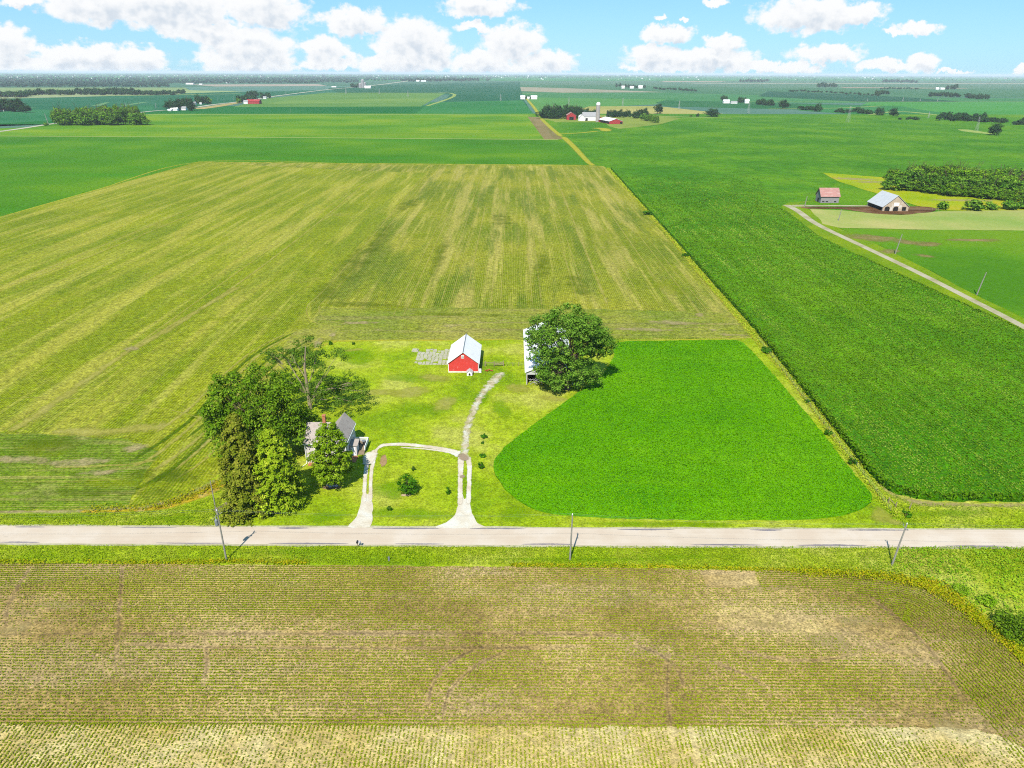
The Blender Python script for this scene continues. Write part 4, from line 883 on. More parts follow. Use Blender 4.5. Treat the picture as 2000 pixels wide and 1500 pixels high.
# middle farm
g1 = 'dark windbreak tree left of the concrete silo'
row_of(1058, 231, 1138, 232, 13, 17, 20, 'front row of the windbreak left of the silo', 'trees of the front row of the windbreak left of the silo', mid_tree, 'far', 1.2); row_of(1066, 225, 1130, 226, 9, 16, 17, 'back row of the windbreak left of the silo', 'trees of the back row of the windbreak left of the silo', mid_tree, 'far', 1)
row_of(1142, 228, 1166, 227, 4, 8, 13, 'narrow evergreens touching the concrete silo', 'trees of the narrow evergreens touching the concrete silo', mid_tree, 'far', .5)
row_of(1186, 229, 1232, 229, 11, 8, 13, 'slim evergreen row right of the concrete silo', 'trees of the slim evergreen row right of the concrete silo', mid_tree, 'far', .8)
row_of(1238, 231, 1262, 230, 5, 12, 16, 'round clump right of the slim evergreen row', 'trees of the round clump right of the slim evergreen row', mid_tree, 'far', .8); row_of(1252, 234, 1284, 240, 6, 11, 12, 'sloping row at the middle farm\'s right end', 'trees of the sloping row at the middle farm\'s right end', mid_tree, 'mid', .8)
mid_tree(1284, 222, 15, 18, 'lone dark tree standing in the pale field right of the middle farm', None, 'far', 'lone_tree')
mid_tree(1391, 228, 20, 15, 'lone round tree at the right end of the pale field', None, 'far', 'lone_tree')
mid_tree(1396, 228, 16, 14, 'second trunk crown of the round tree at the right end of the pale field', None, 'far', 'lone_tree') if False else None
far_tree(1363, 228, 5, 6, 'small evergreen left of the lone round tree in the pale field', None); far_tree(1350, 228, 5, 4, 'small bush left of the small evergreen in the pale field', None, 'mid', 'bush', 'bush')
# right side trees
for (u, v, w_, h_, lb) in [(1597,218,14,15,'dark tree at the right end of the short hedge on the ridge'),(1717,225,16,14,'round dark tree left of the pair by the grassed waterway'),(1745,227,15,16,'round dark tree right of the pair by the grassed waterway'),(1942,264,22,21,'lone dark tree in the corn beside the right lattice pylon'),(1528,212,18,16,'dark tree at the left end of the ridge hedge'),(1757,234,7,4,'small bush below the waterway trees')]:
    mid_tree(u, v, w_, h_, lb, None, 'far', 'hedge_tree')
row_of(1410, 197, 1420, 197, 3, 7, 10, 'clump left of the white right farm', 'trees of the clump left of the white right farm'); row_of(1440, 200, 1456, 200, 3, 7, 9, 'clump between the right farm\'s white sheds', 'trees of the clump between the right farm\'s white sheds')
row_of(1478, 204, 1512, 207, 7, 9, 9, 'thicket right of the white right farm', 'trees of the thicket right of the white right farm')
row_of(1562, 214, 1592, 217, 6, 9, 7, 'ridge hedge right of that thicket', 'trees of the ridge hedge right of that thicket'); row_of(1632, 219, 1660, 221, 6, 8, 6, 'hedge left of the tall lattice pylon', 'trees of the hedge left of the tall lattice pylon'); row_of(1664, 220, 1702, 222, 6, 9, 8, 'hedge right of the tall lattice pylon', 'trees of the hedge right of the tall lattice pylon')
row_of(1768, 233, 1795, 234, 4, 8, 5, 'low bushes below the waterway pair', 'trees of the low bushes below the waterway pair', cat='bush')
row_of(1830, 234, 1925, 238, 17, 11, 12, 'long brown green thicket at right', 'trees of the long brown green thicket at right', jv=1.5); row_of(1915, 237, 1965, 240, 8, 10, 7, 'low right end of the brown green thicket', 'trees of the low right end of the brown green thicket'); row_of(1985, 243, 2040, 245, 6, 12, 10, 'clump at the right edge past the thicket', 'trees of the clump at the right edge past the thicket')
row_of(1597, 171, 1634, 170, 9, 5, 7, 'small far grove at upper right', 'trees of the small far grove at upper right'); row_of(1710, 186, 1734, 185, 5, 7, 8, 'round clump of the far right plain', 'trees of the round clump of the far right plain'); row_of(1815, 188, 1870, 190, 9, 8, 7, 'loose row of the far right plain', 'trees of the loose row of the far right plain'); row_of(1885, 192, 1930, 194, 9, 8, 8, 'darker row of the far right plain', 'trees of the darker row of the far right plain')
row_of(1848, 175, 1870, 175, 4, 6, 8, 'clump by the far white right farm', 'trees of the clump by the far white right farm'); row_of(1540, 178, 1720, 187, 26, 5, 3, 'low row along the far curved creek', 'trees of the low row along the far curved creek'); row_of(1718, 174, 1795, 174, 14, 4, 2.4, 'straight tiny row of the far plain', 'trees of the straight tiny row of the far plain')
row_of(1203, 170, 1260, 172, 11, 5, 5.5, 'clump around the three far white sheds', 'trees of the clump around the three far white sheds'); row_of(1275, 174, 1360, 178, 16, 5, 3.4, 'broken low row right of those far sheds', 'trees of the broken low row right of those far sheds'); row_of(1725, 160, 1790, 161, 14, 5, 4.5, 'far dark wood strip at upper right', 'trees of the far dark wood strip at upper right'); row_of(1445, 160, 1500, 160, 12, 5, 4.5, 'far dark strip left of the wood strip', 'trees of the far dark strip left of the wood strip')
row_of(1024, 193, 1048, 193, 5, 5, 6, 'clump between the twin white sheds', 'trees of the clump between the twin white sheds')
# tree belt on the right
lab = 'leafy tree in the dense wood behind the grey barn'
row_of(1742, 366, 2060, 396, 17, 34, 34, 'front row of the wood behind the grey barn', 'trees of the front row of the wood behind the grey barn', mid_tree, 'mid', 5, name='wood_tree'); row_of(1735, 358, 2060, 380, 17, 34, 32, 'second row of the wood behind the grey barn', 'trees of the second row of the wood behind the grey barn', mid_tree, 'farlight', 4, name='wood_tree')
row_of(1760, 350, 2060, 366, 15, 32, 27, 'back row of the wood behind the grey barn', 'trees of the back row of the wood behind the grey barn', mid_tree, 'mid', 3, name='wood_tree'); row_of(1780, 375, 2060, 402, 13, 26, 20, 'low fringe of the wood behind the grey barn', 'trees of the low fringe of the wood behind the grey barn', mid_tree, 'farlight', 3, name='wood_tree')
for (u, v, w_, h_, lb) in [(1839,409,20,13,'small round bush nearest the feedlot'),(1902,411,30,18,'wide dark bush below the wood'),(1932,410,20,13,'smaller bush touching the wide dark bush'),(1970,410,24,17,'dark bush second from the right edge below the wood'),(2000,409,22,16,'bush at the right edge below the wood')]:
    far_tree(u, v, w_, h_ * 1.1, lb, None, 'mid', 'bush', 'bush')
# forest to the horizon
def forest(name, bands, label, kind='wood', hm=13):
    Cs = []; Ns = []; Ss = []; Ts = []
    for (u0, u1, v0, v1, n) in bands:
        uu = rng.uniform(u0, u1, n); vv = rng.uniform(v0, v1, n)
        for u, v in zip(uu, vv):
            x, y = P(u, v); w_ = random.uniform(7, 12) * (1 + y / 16000); h_ = hm * random.uniform(.7, 1.3); per = 7
            e = rng.normal(size=(per, 3)); e[:, 2] = np.abs(e[:, 2]); e /= np.linalg.norm(e, axis=1, keepdims=True)
            Cs.append(np.array([x, y, h_ * .35]) + e * [w_ * .5, w_ * .5, h_ * .55]); Ns.append(e + [0, -.15, .2]); Ss.append(np.full(per, w_ * .42)); Ts.append(random.gauss(.5, .22) + rng.normal(0, .12, per))
    return tag(link(name, leaf_mesh(name, np.concatenate(Cs), np.concatenate(Ns), np.concatenate(Ss), np.concatenate(Ts), L[kind])), label, 'forest', kind='stuff')
forest('forest', [(-300,330,161,171,2400),(-300,330,152,161,2300),(330,620,152,163.5,1500),(620,700,152,162,330),(560,900,150,158,900),(760,960,152,158,300)], 'dark blue green forest belt in the far left distance')
forest('horizon_woods', [(-400,2400,146,147.3,2600),(-400,2400,147.3,150,1800),(-400,1200,149,153,1200),(1200,2400,149,152.5,500),(1450,2300,152,158,240)], 'hazy woods along the whole horizon')
exec_order.clear()
# ================================================================== buildings
def window(parent, x, y, z0, w_, h_, face='s', name='window', cols=2, rows=2):
    """face s: in the plane y = const looking -Y; face e: plane x = const looking +X"""
    fr = MB(); gl_ = MB(); t_ = .09
    def bx(mb_, a0, c0, a1, c1, d0, d1):
        if face == 's': mb_.box(x + a0, y - d1, c0, x + a1, y - d0, c1)
        else: mb_.box(x + d0, y + a0, c0, x + d1, y + a1, c1)
    bx(gl_, -w_ / 2, z0, w_ / 2, z0 + h_, .01, .03)
    bx(fr, -w_ / 2 - t_, z0 - t_, -w_ / 2, z0 + h_ + t_, 0, .07); bx(fr, w_ / 2, z0 - t_, w_ / 2 + t_, z0 + h_ + t_, 0, .07)
    bx(fr, -w_ / 2, z0 - t_, w_ / 2, z0, 0, .09); bx(fr, -w_ / 2, z0 + h_, w_ / 2, z0 + h_ + t_, 0, .07)
    for i in range(1, cols): bx(fr, -w_ / 2 + w_ * i / cols - .03, z0, -w_ / 2 + w_ * i / cols + .03, z0 + h_, .032, .055)
    for i in range(1, rows): bx(fr, -w_ / 2, z0 + h_ * i / rows - .03, w_ / 2, z0 + h_ * i / rows + .03, .032, .06)
    f = fr.build(name, M['white'], parent); gl_.build('pane', M['glass'], f); return f
def gable_roof(mb, x0, x1, y0, y1, ze, zr, axis, over=.35, th=.14):
    """two slabs meeting at the ridge; axis = ridge direction"""
    if axis == 'y':
        xm = (x0 + x1) / 2; s_ = (zr - ze) / (xm - x0)
        pL = [(x0 - over, ze - over * s_), (xm, zr), (xm, zr + th), (x0 - over, ze - over * s_ + th)]
        pR = [(x1 + over, ze - over * s_), (x1 + over, ze - over * s_ + th), (xm, zr + th), (xm, zr)]
        mb.prism(pL, 'y', y0 - over, y1 + over); mb.prism(pR, 'y', y0 - over, y1 + over)
    else:
        ym = (y0 + y1) / 2; s_ = (zr - ze) / (ym - y0)
        pL = [(y0 - over, ze - over * s_), (ym, zr), (ym, zr + th), (y0 - over, ze - over * s_ + th)]
        pR = [(y1 + over, ze - over * s_), (y1 + over, ze - over * s_ + th), (ym, zr + th), (ym, zr)]
        mb.prism(pL, 'x', x0 - over, x1 + over); mb.prism(pR, 'x', x0 - over, x1 + over)
    return mb
def gable_walls(mb, x0, x1, y0, y1, ze, zr, axis, z0=0):
    if axis == 'y': mb.prism([(x0, z0), (x1, z0), (x1, ze), ((x0 + x1) / 2, zr - .02), (x0, ze)], 'y', y0, y1)
    else: mb.prism([(y0, z0), (y1, z0), (y1, ze), ((y0 + y1) / 2, zr - .02), (y0, ze)], 'x', x0, x1)
    return mb
# ---- farmhouse (local origin at the front west corner)
hx, hy = -45.4, 137.6
hs = empty('farmhouse', (hx, hy, NZ), label='two storey farmhouse with pale siding, brown shingle roof and a brick chimney', cat='house')
w = MB(); w.box(.02, .02, -.2, 4.6, 7.9, .5); w.box(4.62, .52, -.2, 8.68, 9.9, .5); w.build('foundation', M['stone'], hs)
w = gable_walls(MB(), 0, 4.75, 0, 8, 5.3, 8.2, 'x', .5); gable_walls(w, 4.6, 8.7, .5, 10, 5.3, 7.6, 'y', .5).build('wall', M['siding'], hs)
r_ = MB(); gable_roof(r_, .1, 4.7, 0, 8, 5.3, 8.2, 'x', .35); gable_roof(r_, 4.6, 8.7, .5, 10, 5.3, 7.6, 'y', .3); r_.build('roof', M['shingle'], hs)
w = MB(); w.box(-.36, -.47, 4.94, 4.2, -.37, 5.14); w.box(-.06, -.03, .5, .06, .06, 5.0); w.box(-.06, 7.9, .5, .06, 8.03, 5.0); w.box(8.66, .44, .5, 8.76, .56, 4.9); w.box(8.66, 9.9, .5, 8.76, 10.03, 4.9)
w.box(9.0, .2, 4.72, 9.1, 10.3, 4.9); w.build('white_trim', M['white'], hs)
window(hs, 2.5, 0, 3.6, .8, 1.2); window(hs, 2.7, 0, 1.2, .8, 1.3); window(hs, 6.6, .5, 3.6, .8, 1.2); window(hs, 6.6, .5, 1.2, .8, 1.3)
window(hs, 8.7, 3.0, 3.3, .8, 1.2, 'e'); window(hs, 8.7, 7.4, 3.3, .8, 1.2, 'e'); window(hs, 8.7, 8.3, 1.3, .8, 1.2, 'e')
ch = MB().box(3.3, 3.7, 7.4, 3.95, 4.35, 9.9); ch.box(3.22, 3.62, 9.9, 4.03, 4.43, 10.1); ch.build('chimney', M['brick'], hs)
w = MB().box(.4, -1.0, 0, 3.4, -.05, .35); w.build('front_step', M['brick'], hs)
w = MB().tube([(-.05, -.3, 5.0), (-.05, -.3, .3), (-.9, -1.9, .12)], [.06, .06, .06], 6); w.build('downspout', M['white'], hs)
# entry porch and deck
pr = MB(); pr.box(8.75, 3.7, 0, 10.3, 6.0, 2.5); p_ = pr.build('porch', M['siding'], hs)
MB().prism([(3.5, 2.5), (6.2, 2.9), (6.2, 3.03), (3.5, 2.63)], 'x', 8.8, 10.6).build('porch_roof', M['shingle'], p_)
MB().box(9.2, 3.62, .1, 10.0, 3.69, 2.1).build('door', M['white'], p_)
window(p_, 10.3, 4.85, 1.0, .8, 1.0, 'e')
dk = MB().box(8.75, 6.05, .55, 11.9, 9.6, .7); dk.box(10.35, 5.0, .55, 11.9, 6.04, .7)
d_ = dk.build('deck', M['wood'], hs)
rl = MB()
def rail(a, b):
    (x0, y0), (x1, y1) = a, b; n_ = int(max(abs(x1 - x0), abs(y1 - y0)) / .14)
    rl.tube([(x0, y0, 1.62), (x1, y1, 1.62)], [.06, .06], 4); rl.tube([(x0, y0, .85), (x1, y1, .85)], [.04, .04], 4)
    for i in range(n_ + 1):
        s_ = i / max(1, n_); x = x0 + (x1 - x0) * s_; y = y0 + (y1 - y0) * s_; q = .06 if i in (0, n_) else .032; rl.box(x - q, y - q, .7, x + q, y + q, 1.62)
rail((8.85, 9.55), (11.85, 9.55)); rail((11.85, 9.55), (11.85, 5.05)); rl.build('railing', M['white'], hs)
st = MB(); [st.box(10.4, 4.98 - .3 * (i + 1), 0, 11.8, 4.98 - .3 * i, .56 - .18 * i) for i in range(3)]; st.build('deck_steps', M['wood'], hs)
MB().box(8.8, .6, 0, 10.6, 3.4, .12).build('brick_path', M['brick'], hs)
t_ = MB().lathe([(.02, .7), (.04, .72), (.04, 1.35), (.55, 1.4), (.55, 1.44)], 12, 0, (11.0, 8.3)); tag(t_.build('patio_table', M['metalgrey']), 'round grey patio table on the white railed deck', 'table').location = (hx, hy, NZ)
for i, (cx, cy, a, lb) in enumerate([(10.2, 7.6, .6, 'dark patio chair at the house side of the deck table'), (11.3, 7.2, 2.6, 'dark patio chair at the road side of the deck table')]):
    c = empty('patio_chair', (hx + cx, hy + cy, NZ + .7), a, label=lb, cat='chair', group='chairs on the deck')
    MB().box(-.25, -.25, .40, .25, .25, .45).build('seat', M['black'], c); MB().box(-.25, .2, .46, .25, .25, .95).build('backrest', M['black'], c)
    for sx in (-.22, .22):
        for sy in (-.22, .22): MB().box(sx - .02, sy - .02, 0, sx + .02, sy + .02, .40).build('leg', M['black'], c)
# rocks under the maple
for i, (u, v, s_) in enumerate([(645, 953, .42), (651, 951, .5), (657, 952, .4), (640, 951, .3)]):
    x, y = P(u, v); pf = [(s_ * .9, 0), (s_, s_ * .35), (s_ * .75, s_ * .7), (s_ * .3, s_ * .85)]
    o = MB().lathe(pf, 7).build('landscape_rock', M['rock']); o.location = (x, y, NZ + .05); o.rotation_euler = (.1, .15, i); tag(o, ['pale rock in the middle left of the maple bed', 'largest pale rock right at the foot of the maple', 'rightmost pale rock in the maple bed', 'smallest pale rock at the left of the maple bed'][i], 'rock', 'rocks in the maple bed')
# ---- red barn
bx, by = -18.45, 190.4
bn = empty('red_barn', (bx, by, NZ), label='red wooden barn with a white metal gable roof and small gable window', cat='barn')
MB().box(-.06, -.06, -.2, 8.76, 15.06, .45).build('foundation', M['stone'], bn)
gable_walls(MB(), 0, 8.7, 0, 15, 3.0, 6.3, 'y', .45).build('wall', M['red'], bn)
gable_roof(MB(), 0, 8.7, 0, 15, 3.0, 6.3, 'y', .35, .12).build('roof', M['whroof'], bn)
MB().tube([(4.35, -.4, 6.46), (4.35, 15.4, 6.46)], [.13, .13], 6).build('ridge_cap', M['metalgrey'], bn)
window(bn, 4.2, 0, 4.55, .62, .75); w = MB()
for x in (-.04, 8.62): w.box(x, -.05, .45, x + .12, .03, 2.75)
w.build('corner_board', M['white'], bn)
w = MB(); w.box(8.7, 1.0, .45, 8.74, 3.4, 2.4); w.build('side_door', M['red'], bn)
MB().box(8.9, -.1, 0, 9.5, .6, 1.0).build('water_trough', M['white'], bn)
dh = empty('doghouse', (bx + 5.5, by - 2.4, NZ), label='small white doghouse in front of the red barn', cat='doghouse')
gable_walls(MB(), 0, 1.5, 0, 1.8, 1.0, 1.6, 'y').build('wall', M['white'], dh); gable_roof(MB(), 0, 1.5, 0, 1.8, 1.0, 1.6, 'y', .18, .06).build('roof', M['galv'], dh)
MB().prism([(.45, .08), (1.05, .08), (1.05, .6), (.75, .85), (.45, .6)], 'y', -.03, -.005).build('doorway', M['dark'], dh)
# old concrete floor left of the barn, broken into slabs
rs = random.Random(5); w = MB(); x0, y0 = P(808, 714); nx, ny = 9, 11; gx = 1.15; gy = 1.2
V_ = {}
for i in range(nx + 1):
    for j in range(ny + 1): V_[i, j] = (x0 + i * gx + (rs.uniform(-.35, .35) if 0 < i < nx else 0), y0 + j * gy + (rs.uniform(-.35, .35) if 0 < j < ny else 0) )
for i in range(nx):
    for j in range(ny):
        if rs.random() < (.5 if (i < 4 and 1 < j < 4) else .1): continue
        if i + (ny - j) * .55 < 2.2 and j > 8: continue
        q = [V_[i, j], V_[i + 1, j], V_[i + 1, j + 1], V_[i, j + 1]]; cx = sum(a[0] for a in q) / 4; cy = sum(a[1] for a in q) / 4; k_ = rs.uniform(.8, .92)
        q = [(cx + (a[0] - cx) * k_, cy + (a[1] - cy) * k_) for a in q]; zt = NZ + rs.uniform(.06, .13)
        w.add([(a[0], a[1], NZ - .05) for a in q] + [(a[0], a[1], zt) for a in q], [(4, 5, 6, 7), (0, 1, 5, 4), (1, 2, 6, 5), (2, 3, 7, 6), (3, 0, 4, 7)])
tag(w.build('concrete_floor', M['slab']), 'cracked concrete floor slabs with weeds left of the red barn', 'slab')
x0, y0 = P(804, 689); w = MB().box(x0, y0, NZ, x0 + 2.0, y0 + 2.2, NZ + .25); w.box(x0 + .3, y0 + .3, NZ + .25, x0 + 1.6, y0 + 1.9, NZ + .5); tag(w.build('concrete_well_cover', M['slab']), 'pale concrete block at the left corner of the broken floor', 'slab')
# gate and rails right of the barn
x0, y0 = P(948, 717); gt = empty('corral_gate', (x0, y0, NZ), .03, label='weathered wooden rail gate between the red barn and the metal shed', cat='gate')
for i, x in enumerate((0, 2.6, 5.4)): MB().box(x - .1, -.1, -.2, x + .1, .1, 1.7).build('post', M['wood'], gt)
w = MB(); [w.box(2.6, -.05, z, 5.4, .03, z + .16) for z in (.4, .8, 1.25)]; w.tube([(2.7, -.08, .4), (5.3, -.08, 1.35)], [.06, .06], 4); w.build('rails', M['wood'], gt)
w = MB(); [w.box(0, -.04, z, 2.6, .02, z + .12) for z in (.7, 1.2)]; w.build('side_rails', M['wood'], gt)
x0, y0 = P(955, 727)
o = MB().tube([(-1.2, 0, .3), (0, .1, .5), (1.2, -.1, .3)], [.12, .12, .12], 6).tube([(-.6, -.5, .15), (.2, .5, .7)], [.08, .08], 5).build('scrap_pile', M['farred']); o.location = (x0, y0, NZ); tag(o, 'rusty red scrap metal lying by the corral gate', 'scrap')
def fence(a, b, n_, label, zt=1.2, wires=3, post='wood'):
    r_ = empty('wire_fence', (a[0], a[1], NZ), label=label, cat='fence'); dx, dy = b[0] - a[0], b[1] - a[1]
    for i in range(n_ + 1):
        s_ = i / n_; MB().tube([(dx * s_, dy * s_, -.1), (dx * s_ + random.uniform(-.06, .06), dy * s_, zt + .1)], [.06, .05], 5).build('post', M[post], r_)
    w_ = MB(); [w_.tube([(0, 0, zt * (k + 1) / wires), (dx, dy, zt * (k + 1) / wires)], [.012, .012], 3) for k in range(wires)]; w_.build('wire', M['metalgrey'], r_)
fence(P(990, 717), P(1024, 716), 3, 'short wire fence joining the gate to the metal shed'); fence(P(938, 718), P(947, 717), 1, 'stub of wire fence at the red barn corner')
# ---- white metal machine shed behind the big tree
sx_, sy_ = 4.0, 181.9
ms = empty('machine_shed', (sx_, sy_, NZ), label='long metal machine shed with a white roof behind the huge shade tree', cat='shed')
w = MB(); w.box(0, 0, 0, .15, 35, 3.8); w.box(12.85, 0, 0, 13, 35, 3.8); w.prism([(.15, 0), (12.85, 0), (12.85, 3.8), (6.5, 6.6), (.15, 3.8)], 'y', 34.85, 35); w.prism([(.15, 3.0), (12.85, 3.0), (12.85, 3.8), (6.5, 6.6), (.15, 3.8)], 'y', 0, .15); w.build('wall', M['galv'], ms)
gable_roof(MB(), 0, 13, 0, 35, 3.9, 6.7, 'y', .45, .1).build('roof', M['whroof'], ms)
for x in (.2, 4.3, 8.6, 12.7): MB().box(x - .12, .02, 0, x + .12, .26, 3.0).build('post', M['wood'], ms)
w = MB(); rs = random.Random(8)
for i in range(40): a = Vector((rs.uniform(.6, 6.5), rs.uniform(-.9, 1.2), rs.uniform(.1, 1.6))); d = Vector((rs.uniform(-1, 1), rs.uniform(-.6, .6), rs.uniform(-.4, .6))); w.tube([a, a + d], [.07, .07], 4)
o = w.build('timber_pile', M['rock']); o.location = (sx_, sy_, NZ); tag(o, 'jumbled pile of pale boards in the shed opening', 'timber pile')
# ---- far right pair: crib and barn
cx, cy = P(1605, 397); s_ = .55
cb = empty('corn_crib', (cx - 1.0, cy, .25), label='old grey board shed with a rusty pink metal roof', cat='shed')
gable_walls(MB(), 0, 12.2, 0, 9, 4.6, 9.2, 'x').build('wall', M['greywood'], cb); gable_roof(MB(), 0, 12.2, 0, 9, 4.6, 9.2, 'x', .6, .15).build('roof', M['rustroof'], cb)
w = MB(); [w.box(x, -.03, .5, x + 1.6, -.01, 1.2) for x in (1, 3.4, 9.0)]; w.build('vent_opening', M['dark'], cb)
w = MB(); w.box(-.03, 3.4, 0, -.01, 5.6, 2.8); w.build('doorway', M['dark'], cb)
gx_, gy_ = P(1723, 413)
gb = empty('feedlot_barn', (gx_, gy_, .25), label='brown board barn with a big grey metal roof and arched openings by the mud', cat='barn')
W_ = 16.3
gable_walls(MB(), 0, W_, 0, 21, 2.8, 9.6, 'y').build('wall', M['barnboard'], gb); gable_roof(MB(), 0, W_, 0, 21, 2.8, 9.6, 'y', .5, .16).build('roof', M['galv'], gb)
def arch(x0, w_, h_, n_=8): return [(x0, 0), (x0 + w_, 0), (x0 + w_, h_ * .6)] + [(x0 + w_ / 2 + w_ / 2 * math.cos(math.pi * k / n_), h_ * .6 + h_ * .4 * math.sin(math.pi * k / n_)) for k in range(1, n_)] + [(x0, h_ * .6)]
for x0 in (1.2, 6.6): MB().prism(arch(x0, 3.2, 2.9), 'y', -.04, -.01).build('arched_opening', M['dark'], gb)
MB().box(12.2, -.04, .2, 14.8, -.01, 2.6).build('doorway', M['dark'], gb); MB().box(6.6, -.07, 3.4, 9.8, -.02, 5.2).build('hay_door', M['white'], gb)
MB().box(-.04, 1, 0, -.01, 20, 2.2).build('side_opening', M['dark'], gb); MB().box(-.08, 1, 2.2, -.02, 20, 2.7).build('side_board', M['white'], gb)
w = MB(); [w.tube([(W_ + 1 + 4 * i, 3 + rs.uniform(-.5, .5), 0), (W_ + 1 + 4 * i, 3, 1.5)], [.12, .12], 5) for i in range(6)]; [w.tube([(W_ + 1, 3, z), (W_ + 21, 3, z)], [.07, .07], 4) for z in (.6, 1.2)]
o = w.build('feedlot_fence', M['wood']); o.location = (gx_, gy_, .25); tag(o, 'brown rail fence of the mud yard right of the barn', 'fence')
# ---- middle farm
def bldg(name, u, v, wm, lm, ze, zr, axis, wall, roof, label, cat='shed', rz=0, group=None, z=.2):
    x, y = P(u, v); r_ = empty(name, (x, y, z), rz, label=label, cat=cat, group=group)
    gable_walls(MB(), -wm / 2, wm / 2, 0, lm, ze, zr, axis).build('wall', M[wall], r_); gable_roof(MB(), -wm / 2, wm / 2, 0, lm, ze, zr, axis, .5, .3).build('roof', M[roof], r_); return r_
b1 = bldg('gambrel_barn', 1116, 234.5, 17, 22, 8, 13, 'y', 'farred', 'rustroof', 'red barn with a dark doorway left of the concrete silo', 'barn')
MB().box(-4, -.3, 0, 4, -.05, 5.5).build('doorway', M['dark'], b1)
b2 = bldg('white_barn', 1152, 236, 26, 24, 7, 14, 'x', 'farwhite', 'fargrey', 'white barn with a grey roof just left of the concrete silo', 'barn')
MB().box(-8, -.3, 0, -4, -.05, 4.5).build('doorway', M['dark'], b2)
bldg('white_barn_wing', 1137, 236.5, 10, 20, 6, 10.5, 'y', 'farwhite', 'fargrey', 'small white barn wing left of the white barn', 'barn')
x, y = P(1167, 238); si = empty('grain_silo', (x, y, .2), label='tall pale concrete silo with a domed white cap', cat='silo')
MB().lathe([(3.6, 0), (3.6, 28)], 18).build('wall', M['silo'], si); MB().lathe([(3.75, 28), (3.7, 30), (3.0, 31.6), (1.6, 32.6), (.3, 33)], 18).build('dome', M['farwhite'], si)
w = MB(); w.box(-.5, -3.95, 0, .5, -3.61, 28); w.build('chute', M['fargrey'], si)
bldg('red_lean_to', 1172, 237.5, 6, 8, 5, 6.5, 'x', 'farred', 'farred', 'small red shed at the foot of the concrete silo')
x, y = P(1134, 236); o = MB().lathe([(4.5, 0), (4.5, 7), (3.4, 9.4), (.6, 10.5)], 14).build('grain_bin', M['farwhite']); o.location = (x, y, .2); tag(o, 'round white grain bin between the red and white barns', 'grain bin')
b3 = bldg('livestock_shed', 1203, 242.5, 24, 60, 4.5, 8.5, 'y', 'farred', 'farwhite', 'long red livestock shed with a white roof right of the silo', 'shed', .20)
MB().box(7.5, -.3, 0, 11.5, -.05, 3.6).build('doorway', M['dark'], b3); MB().box(-12.1, 2, .5, -11.98 - .1, 50, 3.2).build('side_opening', M['dark'], b3)
# ---- other far farms: small but each a building of its own
def far(name, u, v, wpx, hpx, wall, roof, label, cat='shed', axis='x', dl=None, group=None):
    m_ = mpp(u, v); wm = wpx * m_; hm = hpx * m_ * 1.1; return bldg(name, u, v, wm, dl or max(8, wm * .6), hm * .6, hm, axis, wall, roof, label, cat, 0, group)
F_ = [
 ('white_shed',340,216.5,13,5,'farwhite','farwhite','long white shed in front of the first roadside farm trees'),('white_shed',356,215.5,14,6,'farwhite','fargrey','white shed right of the long one at the first roadside farm'),('white_shed',331,217,7,3,'farwhite','farwhite','low white shed at the left of the first roadside farm'),
 ('grey_shed',377,205,10,5,'farwhite','fargrey','pale shed behind the first roadside farm trees'),('white_shed',392,204,4,3,'farwhite','farwhite','tiny white shed in the second roadside farm trees'),
 ('red_barn',494,203,25,7,'farred','farred','long red roadside barn with a white roof edge'),('white_house',480,203,8,6,'farwhite','fargrey','small white house left of the long red roadside barn'),('white_house',517,193,6,4,'farwhite','fargrey','tiny white house past the red roadside barn'),
 ('white_shed',718,172.5,12,4,'farwhite','farwhite','white shed right of the white grain silos'),
 ('white_shed',816,159.5,6,2.6,'farwhite','farwhite','leftmost of the far white sheds along the road end'),('white_shed',827,159.8,10,2.2,'farwhite','farwhite','long low far white shed along the road end'),('white_shed',652,170.5,9,1.6,'farwhite','farwhite','low white shed in the field left of the grain silos'),
 ('white_shed',1021,194,9,6,'farwhite','farwhite','left twin white shed beyond the middle farm'),('white_shed',1043,194,12,6,'farwhite','farwhite','right twin white shed beyond the middle farm'),('white_shed',1032,194,4,4,'farwhite','farwhite','tiny white shed between the twin sheds'),
 ('white_shed',1217,173,6,4.5,'farwhite','farwhite','left far white shed in the dark tree clump'),('white_shed',1234,173,7,4,'farwhite','farwhite','middle far white shed in the dark tree clump'),('white_shed',1251,173,8,5,'farwhite','farwhite','right far white shed beside the dark tree clump'),
 ('white_shed',1419,202,12,6,'farwhite','farwhite','left white shed of the right farm'),('white_shed',1434,202.5,12,4,'farwhite','fargrey','low middle shed of the right farm'),('white_shed',1459,202,8,7,'farwhite','farwhite','square white barn at the right of the right farm'),
 ('white_shed',1831,175,6,3.4,'farwhite','farwhite','left white shed of the far right farm'),('white_shed',1841,175,8,3,'farwhite','farwhite','right white shed of the far right farm'),
 ('pink_house',168,182,8,5,'farwhite','rustroof','pink roofed house in the far left hedgerow'),('pink_shed',3,217.5,9,4,'farwhite','rustroof','pink roofed shed at the left edge'),
 ('white_shed',1743,159.5,5,1.6,'farwhite','farwhite','tiny shed under the far dark wood strip'),('white_shed',1760,159.5,6,1.6,'farwhite','farwhite','tiny wide shed under the far dark wood strip'),
 ('white_shed',370,165,14,2.4,'farwhite','farwhite','pale low works building beside the far forest'),('white_shed',392,165.5,6,1.6,'farwhite','farwhite','tiny building right of the pale works building'),('white_shed',445,162.5,7,1.5,'farwhite','farwhite','tiny white building at the right forest clearing'),
]
for (n_, u, v, w_, h_, wl, rf, lb) in F_: far(n_, u, v, w_, h_, wl, rf, lb, 'house' if 'house' in n_ else ('barn' if 'barn' in n_ else 'shed'))
